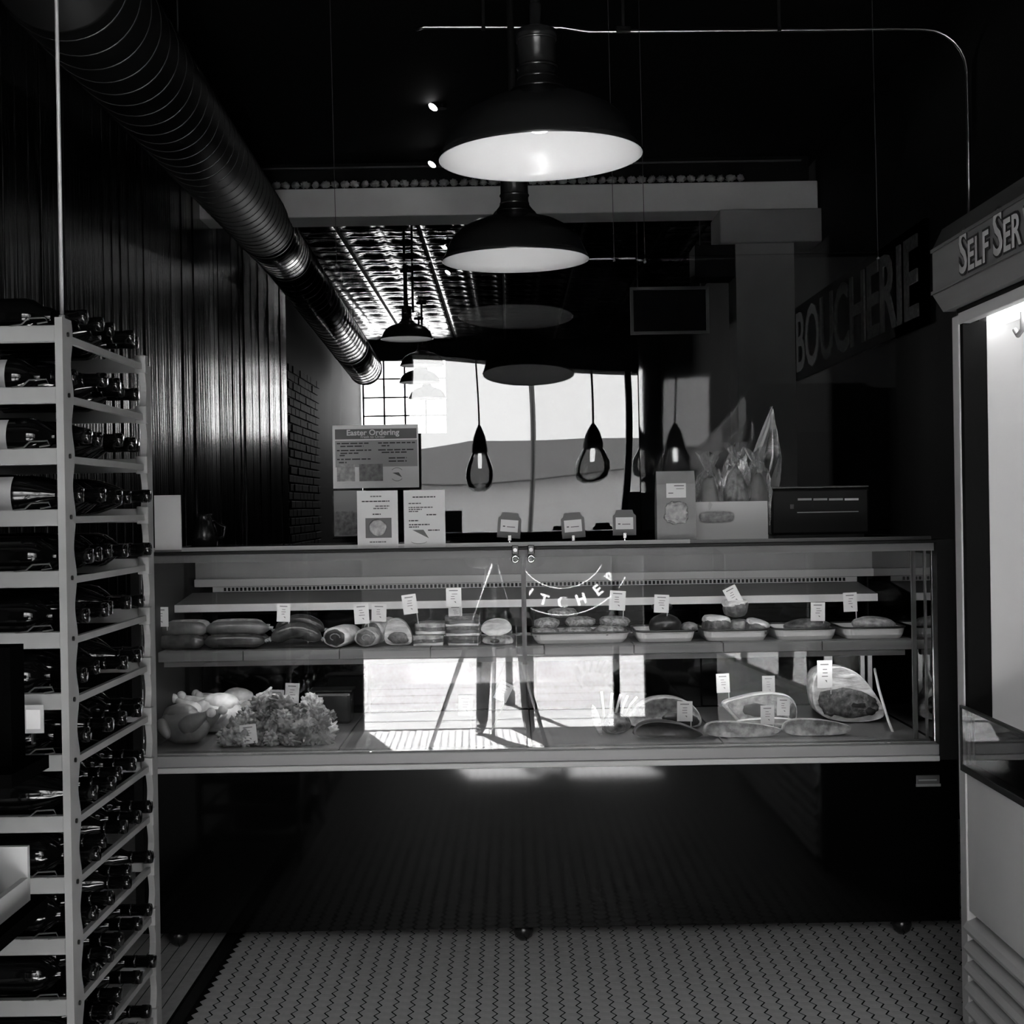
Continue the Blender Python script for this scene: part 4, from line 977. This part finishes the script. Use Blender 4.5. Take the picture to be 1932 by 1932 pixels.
# thin suspension rods left of the far lamp
for px in (762, 777):
    a, b = P(px, 335, 10.2), P(px+2, 590, 10.2)
    t = tag(obj('suspension_rod', TUBE([(0, 0, 0), (0, 0, ZC-b.z)], .009, 8), 'black', loc=b), 'thin dark suspension rod before the tin ceiling, %s of two' % ('left' if px == 762 else 'right'), 'rod')
# ================================================================== SIGNS AT THE RIGHT, BACK ROOM
d0, d1 = XR*F/(1515-966), XR*F/(1752-966)
zc = P(1620, 590, XR*F/(1620-966)).z
t = thing('wall_sign', 'long dark wall sign with faded capitals reading BOUCHERIE', 'sign', (XR-.01, (d0+d1)/2, zc))
HH = .237; LL = (d0-d1)/2+.08
obj('board', BOX(-.012, .009, -LL, LL, -HH, HH), 'void_black', t)
body = 'BOUCHERIE'; bm = text_bm(body, .52, .004, .006, .98)
xs_ = [v.co.x for v in bm.verts]; ys_ = [v.co.y for v in bm.verts]
fx = (2*LL-.2)/(max(xs_)-min(xs_)); fy = .39/(max(ys_)-min(ys_)); my = (max(ys_)+min(ys_))/2; mxx = (max(xs_)+min(xs_))/2
for v in bm.verts: v.co.x = (v.co.x-mxx)*fx; v.co.y = (v.co.y-my)*fy
obj('lettering', xform(bm, Matrix.Translation((-.017, 0, 0)) @ FACE_LEFT), 'letter_dim', t)
# menu board on the back
a, b = P(1190, 632, 9.4), P(1337, 540, 9.4)
t = thing('menu_board', 'dark framed board hanging in the back room left of the pier', 'board', ((a.x+b.x)/2, 9.4, a.z)); W = (b.x-a.x)/2; H = b.z-a.z
obj('panel', BOX(-W, W, 0, .02, 0, H), 'wall_dark', t)
for x0, x1, z0, z1 in ((-W, W, 0, .02), (-W, W, H-.02, H), (-W, -W+.02, .0205, H-.0205), (W-.02, W, .0205, H-.0205)): obj('frame', BOX(x0, x1, -.012, -.0005, z0, z1), 'steel_dim', t)
for s_ in (-1, 1): obj('hanger', TUBE([(s_*W*.8, .01, H), (s_*W*.8, .01, ZC-a.z)], .004, 6), 'wire', t)
# ================================================================== SELF SERVICE COOLER (right)
XC = 1.12; YC1 = XC*F/(1815-966)    # far front corner
YC0 = 1.55
def rz(py): return P(1815, py, YC1).z
ck = thing('open_cooler', 'tall open-fronted self-service cooler with lettered header and louvred base', 'cooler', (XC, YC1, 0))
def kb(nm, m, x0, x1, y0, y1, z0, z1, par=None, bevel=0): return obj(nm, BOX(x0, x1, y0, y1, z0, z1), m, par or ck, bevel=bevel)
DY = YC0-YC1
zt, zhb, zo, zg1, zg0, zl = rz(428), rz(585), rz(612), rz(1333), rz(1442), rz(1712)
XB = XR-.02-XC
kb('back_panel', 'cooler_in', XB-.05, XB, DY, 0, 0, zt-.05)
kb('end_panel', 'cooler_in', .05, XB-.051, -.055, -.0, zl, zhb)                     # far inner wall, facing the viewer
kb('outer_end', 'black', .0, XB, .001, .02, 0, zt-.02)
kb('end_panel', 'cooler_body', .04, XB-.051, DY, DY+.04, zl, zhb)
kb('frame_post', 'cooler_edge', -.012, .012, -.03, .02, 0.04, zo+.02, bevel=.003)
kb('gasket', 'black_gap', -.008, .05, -.054, -.0305, zg0+.01, zo)
kb('frame_top', 'cooler_edge', -.012, .012, DY, -.0305, zo-.004, zo+.024, bevel=.002)
kb('gasket', 'black_gap', -.012, .014, DY, -.02, zo+.0245, zhb-.001)
# header
bm = bmesh.new(); prof = [(-.03, zhb), (-.055, zhb+.04), (-.055, zt-.05), (-.03, zt), (.5, zt), (.5, zhb)]
prism(bm, prof, DY, .03); obj('header', bm, 'sign_wood', ck)
kb('header_trim', 'steel_dim', -.060, -.0555, DY, .031, zhb+.042, zhb+.050); kb('header_trim', 'steel_dim', -.060, -.0555, DY, .031, zt-.060, zt-.052)
kb('soffit', 'cooler_in', .02, .5, DY, -.056, zhb-.02, zhb-.001)
kb('light_tube', 'tube_cool', .05, .075, DY+.1, -.075, zhb-.05, zhb-.025)
hk = obj('hook', TUBE([(.05, -.30, zo-.01), (.05, -.30, zo-.05), (.05, -.27, zo-.06), (.05, -.25, zo-.045)], .006, 8), 'white_rail', ck, smooth=True)
obj('hook', TUBE([(.05, -.40, zo-.01), (.05, -.37, zo-.04), (.05, -.34, zo-.01)], .006, 8), 'white_rail', ck, smooth=True)
# lettering SELF SERVE in big and small capitals with a dark outline
def caps(parts, off, m, dx, nm):
    y = 0; out = bmesh.new(); x = 0
    for ch, sz in parts:
        if ch == ' ': x += .022; continue
        b_ = text_bm(ch, sz, .0004, off); xs_ = [v.co.x for v in b_.verts]; ys_ = [v.co.y for v in b_.verts]
        wd = (max(xs_)-min(xs_))-2*off
        xform(b_, Matrix.Translation((x-min(xs_)-off+off*0, -min(ys_)-off, 0)))
        me = bpy.data.meshes.new('tmp'); b_.to_mesh(me); out.from_mesh(me); bpy.data.meshes.remove(me); b_.free(); x += wd+.012
    return out, x
parts = [('S', .140), ('E', .098), ('L', .098), ('F', .098), (' ', 0), ('S', .140), ('E', .098), ('R', .098), ('V', .098), ('E', .098)]
for off, m, dx, nm in ((.007, 'black', -.0562, 'lettering_outline'), (.0012, 'letter_pale', -.0573, 'lettering')):
    bmx, tw = caps(parts, off, m, dx, nm)
    obj(nm, xform(bmx, Matrix.Translation((dx, -.19, zhb+.058)) @ FACE_LEFT), m, ck)
# lower glass guard
kb('glass_guard', 'glass_green', -.016, -.010, DY, -.02, zg0+.004, zg1)
kb('guard_rail', 'black', -.018, -.008, DY, -.02, zg1, zg1+.006); kb('guard_rail', 'black', -.018, -.008, DY, -.02, zg0-.012, zg0+.004); kb('guard_rail', 'black', -.018, -.008, -.02, -.012, zg0-.012, zg1+.006)
kb('shelf', 'grey_in', .05, XB-.052, DY+.041, -.056, zg0-.03, zg0-.01)
kb('shelf_edge', 'case_white', .04, .0495, DY+.041, -.056, zg0-.03, zg0+.02)
kb('lower_panel', 'cooler_body', -.008, .04, DY, -.031, zl, zg0-.013, bevel=.003)
kb('plinth', 'black_gap', .02, .05, DY, -.02, .0, zl-.001)
n = 6; lp = None; hgt = (zl-.03)/n
for k in range(n):
    zc_ = zl-.014-hgt*(k+.42)
    if lp is None:
        bmx = bmesh.new(); pr = [(.0, -.030), (-.016, -.022), (-.022, -.006), (-.014, .010), (.012, .024), (.016, .018), (-.006, .002), (.004, -.02)]
        L = [[bmx.verts.new((x_, y_, z_*hgt/.062)) for x_, z_ in pr] for y_ in (DY, -.028)]
        for i in range(len(pr)): bmx.faces.new((L[0][i], L[0][(i+1) % len(pr)], L[1][(i+1) % len(pr)], L[1][i]))
        bmx.faces.new(L[0][::-1]); bmx.faces.new(L[1]); lp = obj('louvre', bmx, 'cooler_edge', ck, smooth=False); o = lp
    else: o = inst(lp, 'louvre', ck)
    o.location = (0, 0, zc_)
kb('louvre_bracket', 'cooler_edge', -.006, .012, -.0299, -.012, zl-.06, zl-.001)

# ================================================================== WINE RACK (left)
XRK = -.83; DF, DB = 2.66, 3.26; PITCHZ = .1143
zs0 = P(120, 645, 2.67).z     # underside of the top board
rack = thing('wine_rack', 'tall pale wooden wine rack with scalloped uprights', 'wine rack', (XRK, DF, 0))
ZTOP = P(112, 598, 2.66).z
def upright(x0, x1, y0, y1, wave_back, ztop, nm='upright'):
    bm = bmesh.new(); n = 170; A = []
    for k in range(n+1):
        z = ztop*k/n; wv = .0075*(math.cos(2*math.pi*(z-zs0-.016)/PITCHZ))
        a = y0-(wv if not wave_back else 0); b = y1+(wv if wave_back else 0)
        A.append([bm.verts.new(c) for c in ((x0, a, z), (x1, a, z), (x1, b, z), (x0, b, z))])
    for P_, Q_ in zip(A, A[1:]):
        for i in range(4): bm.faces.new((P_[i], P_[(i+1) % 4], Q_[(i+1) % 4], Q_[i]))
    bm.faces.new(A[0][::-1]); bm.faces.new(A[-1]); return obj(nm, bm, 'rack_wood', rack)
upright(-.014, 0, .0, .056, True, ZTOP); upright(-.014, 0, DB-DF, DB-DF+.05, False, ZTOP-.03)
upright(-.40, -.386, .0, .056, True, ZTOP); upright(-.40, -.386, DB-DF, DB-DF+.05, False, ZTOP-.03)
nl = int((zs0)/PITCHZ)
levels = [zs0-k*PITCHZ for k in range(nl+1) if zs0-k*PITCHZ > .03]
b0 = obj('front_board', BOX(-.386+.0005, -.0145, .004, .022, 0, .031), 'rack_wood', rack, bevel=.002, loc=(0, 0, levels[0]))
b1 = obj('back_board', BOX(-.386+.0005, -.0145, DB-DF+.012, DB-DF+.028, 0, .031), 'rack_wood', rack, loc=(0, 0, levels[0]))
s0 = obj('side_rail', BOX(-.014, -.004, .0645, DB-DF-.009, 0.004, .017), 'rack_wood', rack, loc=(0, 0, levels[0]))
m0 = obj('side_rail', BOX(-.386, -.376, .0645, DB-DF-.009, 0.004, .017), 'rack_wood', rack, loc=(0, 0, levels[0]))
k0 = obj('bolt', LATHE([(.0045, 0), (.0045, .003)], n=10, axis='X', off=(0, .03, .016)), 'black', rack, loc=(0, 0, levels[0]))
c0 = obj('notch_block', BOX(-.022, .004, DB-DF-.012, DB-DF+.01, -.004, .036), 'rack_wood', rack, loc=(0, 0, levels[0]), bevel=.002)
wr_ = obj('wire_cradle', TUBE([(-.10, .006, .030), (-.075, .0, .033), (-.062, -.004, .043), (-.030, -.004, .044), (-.026, -.004, .036), (-.045, -.004, .033)], .0016, 6), 'steel_dim', rack, loc=(0, 0, levels[0]))
for z in levels[1:]:
    for src in (b0, b1, s0, m0, k0, c0, wr_): inst(src, src.name.split('.')[0], rack, (0, 0, z))
# bottles
def bottle_parts(v):
    t = empty('wine_bottle')
    sh = (.060 if v == 0 else .075)
    prof = [(.001, -.30), (.034, -.30), (.0375, -.296), (.0375, -.115), (.034, -.10), (.024, -.085+.0), (.0130, -.072), (.0120, -.02), (.0135, -.018), (.0135, -.004), (.012, -.002)] if v == 0 else \
           [(.001, -.30), (.036, -.30), (.040, -.295), (.0405, -.14), (.036, -.11), (.026, -.08), (.0135, -.055), (.0120, -.02), (.0135, -.018), (.0135, -.004), (.012, -.002)]
    obj('bottle_body', LATHE(prof, n=24, axis='X'), 'bottle_glass', t, smooth=True)
    obj('foil_capsule', LATHE([(.0135, -.066), (.0130, -.02), (.0146, -.018), (.0146, -.004), (.0132, .0), (.001, .0005)], n=20, axis='X'), 'foil', t, smooth=True)
    obj('ring_band', LATHE([(.0136, -.050), (.0140, -.046), (.0136, -.042)], n=20, axis='X'), 'foil', t, smooth=True)
    return t
lvname = ['top', 'second', 'third', 'fourth', 'fifth', 'sixth', 'seventh', 'eighth', 'ninth', 'tenth', 'eleventh', 'twelfth', 'thirteenth', 'fourteenth', 'fifteenth']
pos = ['nearest the viewer', 'second from the front', 'third from the front', 'fourth from the front', 'rearmost']
b_a, b_b = bottle_parts(0), bottle_parts(1)
rb = random.Random(5); firsta = firstb = True
lb1 = LATHE([(.0381, -.285), (.0381, -.155)], n=24, axis='X', cap0=False, cap1=False); lab_proto = None
for li, z in enumerate(levels):
    for k in range(5):
        v = rb.random() < .3
        if v:
            t = b_b if firstb else copy_tree(b_b); firstb = False
        else:
            t = b_a if firsta else copy_tree(b_a); firsta = False
        r_ = .0405 if v else .0375
        y = DF+.082+k*.107
        x = XRK+.012+rb.uniform(-.012, .018)
        t.location = (x, y, z+.017+r_+.001+ (.014 if k == 0 else 0)*0)
        t.rotation_euler = (rb.uniform(0, 6.28), 0, 0)
        tag(t, 'dark wine bottle lying on the %s rack level from the top, %s' % (lvname[min(li, 14)], pos[k]), 'bottle', 'wine bottles in the rack')
        if k == 0:
            # labels facing the viewer on the nearest bottles
            t.rotation_euler = (0, 0, 0); bm = bmesh.new()
            lx0, lx1 = ((-.29, -.125) if li % 2 else (-.285, -.15)); A, B = [], []
            if li in (1, 2, 3):
                for i in range(15):
                    a = R(120+i*9.5); rr_ = r_+.0006
                    A.append(bm.verts.new((lx0, rr_*math.cos(a), rr_*math.sin(a)))); B.append(bm.verts.new((lx1, rr_*math.cos(a), rr_*math.sin(a))))
                for i in range(14): bm.faces.new((A[i], A[i+1], B[i+1], B[i]))
                obj('paper_label', bm, 'label', t, smooth=True)
            else: bm.free()
# thin pole rising from the rack top to the ceiling
a = P(114, 598, 2.72)
t = thing('thin_pole', 'thin pale metal pole rising from the rack to the ceiling', 'pole', (a.x, 2.73, ZTOP))
dx = 0
obj('pole', TUBE([(0, 0, 0), (0, 0, ZC-ZTOP)], .0038, 10), 'rod', t, smooth=True); obj('collar', LATHE([(.006, 0), (.006, .012), (.004, .014)], n=14), 'rod', t)
# ------------------------------------------------------------------ dark shelf stand with a wooden box at the lower left
st = thing('shelf_stand', 'dark shelf stand at the left edge before the wine rack', 'stand', (-.727, 2.0, 0))
def sb(nm, m, *a): return obj(nm, BOX(*a), m, st)
zsA, zsB = .975, .753
sb('top_block', 'void_black', -.30, -.024, .13, .19, zsA+.0005, 1.152)
sb('upper_shelf', 'void_black', -.30, .0, 0.06, .226, zsA-.02, zsA)
sb('lower_shelf', 'void_black', -.30, -.006, 0, .226, zsB-.02, zsB)
for x_ in (-.30, -.18):
    for y_ in (.07, .205): sb('leg', 'black', x_, x_+.02, y_, y_+.02, 0, zsB-.0205); sb('post', 'black', x_, x_+.02, y_, y_+.02, zsB+.0005, zsA-.0205)
wb = thing('wooden_box', 'small pale wooden box on the lower shelf at the left edge', 'box', (-.755, 2.04, zsB))
obj('back_board', BOX(-.13, 0, .162, .172, 0, .085), 'rack_wood', wb); obj('side_board', BOX(-.010, 0, 0, .1615, 0, .037), 'rack_wood', wb)
obj('front_board', BOX(-.13, -.0105, .0, .01, 0, .037), 'rack_wood', wb); obj('bottom_board', BOX(-.13, -.0105, .0105, .1615, 0, .006), 'rack_wood', wb)
o = tag(blob('pale_jar', (-.803, 2.13, zsB+.006+.032), (.020, .020, .035), 4, 'label', amp=.04, sq=.7), 'pale jar standing inside the wooden box', 'jar')
t = thing('shelf_tag', 'small white shelf tag on the wine rack behind the dark stand', 'price tag', P(63, 1357, 2.645))
obj('holder', BOX(-.019, .019, .0, .002, -.026, .026), 'card_grey', t); obj('tag_card', BOX(-.013, .013, -.0015, -.0002, -.018, .018), 'card', t); obj('clip', BOX(-.004, .0, -.002, .012, -.046, -.0265), 'chrome', t)

# ================================================================== THE PHOTOGRAPHER AND TRIPOD (seen only mirrored in the case glass)
def person(loc, label):
    V = [(0, 0, .96), (.10, 0, .90), (.13, .01, .50), (.14, -.03, .09), (.15, .10, .035), (-.10, 0, .90), (-.15, .03, .50), (-.17, .0, .09), (-.19, .12, .035),
         (0, .0, 1.10), (0, -.01, 1.30), (0, -.01, 1.44), (0, .0, 1.52), (0, .02, 1.60), (0, .03, 1.70), (.17, -.01, 1.41), (.24, .03, 1.16), (.14, .24, 1.14), (-.17, -.01, 1.41), (-.24, .03, 1.16), (-.12, .24, 1.14)]
    E = [(0, 1), (1, 2), (2, 3), (3, 4), (0, 5), (5, 6), (6, 7), (7, 8), (0, 9), (9, 10), (10, 11), (11, 12), (12, 13), (13, 14), (11, 15), (15, 16), (16, 17), (11, 18), (18, 19), (19, 20)]
    RD = [.13, .095, .068, .052, .042, .095, .068, .052, .042, .135, .15, .10, .055, .085, .075, .062, .047, .036, .062, .047, .036]
    me = bpy.data.meshes.new('body'); me.from_pydata(V, E, []); tmp = bpy.data.objects.new('tmp_body', me); COL.objects.link(tmp)
    sk = tmp.modifiers.new('skin', 'SKIN'); sk.use_smooth_shade = True
    for v, r_ in zip(me.skin_vertices[0].data, RD): v.radius = (r_, r_*.82)
    me.skin_vertices[0].data[0].use_root = True
    tmp.modifiers.new('sub', 'SUBSURF').levels = 2
    bpy.context.view_layer.update()
    m2 = bpy.data.meshes.new_from_object(tmp.evaluated_get(bpy.context.evaluated_depsgraph_get())); bpy.data.objects.remove(tmp)
    t = thing('person', label, 'person', loc)
    b = bpy.data.objects.new('body', m2); COL.objects.link(b); b.parent = t
    m2.materials.clear()
    for k in ('jeans', 'shirt', 'skin_p', 'shoe'): m2.materials.append(MATS[k])
    for p in m2.polygons:
        c = p.center; p.use_smooth = True
        p.material_index = 3 if c.z < .085 else 0 if c.z < .98 else (2 if c.z > 1.49 or c.y > .16 else 1)
    zmin = min(v.co.z for v in m2.vertices); b.location = (0, 0, -zmin)
    h = obj('hair', blob_bm((.088, .092, .075), 3, .1), 'hair', t, smooth=True); h.location = (0, .0, 1.735-zmin)
    obj('nose', blob_bm((.012, .02, .018), 2, .05), 'skin_p', t, smooth=True).location = (0, .10, 1.66-zmin)
    for s_ in (-1, 1):
        obj('eye', blob_bm((.011, .007, .006), 2, .02), 'hair', t, smooth=True).location = (s_*.032, .092, 1.69-zmin)
        obj('ear', blob_bm((.01, .02, .03), 2, .05), 'skin_p', t, smooth=True).location = (s_*.083, .02, 1.67-zmin)
        for f in range(4): obj('finger', TUBE([(s_*(.115-.018*f), .25, 1.135-zmin), (s_*(.105-.018*f), .30, 1.13-zmin), (s_*(.095-.018*f), .315, 1.105-zmin-.004*f)], [.009, .009, .007], 8), 'skin_p', t, smooth=True)
        obj('thumb', TUBE([(s_*.10, .235, 1.15-zmin), (s_*.075, .265, 1.165-zmin), (s_*.06, .29, 1.16-zmin)], [.011, .010, .008], 8), 'skin_p', t, smooth=True)
    return t
person((.10, -.78, 0), 'person in dark trousers standing behind the tripod')
tp_ = thing('tripod', 'pale three-legged camera tripod in the shop entrance', 'tripod', (.02, -.10, 0))
for fx, fy in ((-.42, .12), (.30, .16), (-.02, -.44)):
    obj('leg', TUBE([(0, 0, 1.14), (fx*.5, fy*.5, .57), (fx, fy, .0)], [.018, .015, .012], 10), 'rod', tp_, smooth=True)
obj('column', LATHE([(.02, 1.0), (.02, 1.24)], n=14), 'rod', tp_); obj('head', BOX(-.04, .04, -.05, .05, 1.24, 1.27), 'black', tp_)
fc = thing('film_camera', 'black box-shaped film camera on the tripod', 'camera', (.02, -.10, 1.2705))
obj('body', BOX(-.05, .05, -.06, .045, 0, .11), 'black', fc, bevel=.006); obj('hood', BOX(-.045, .045, -.05, .03, .1105, .16), 'black', fc)
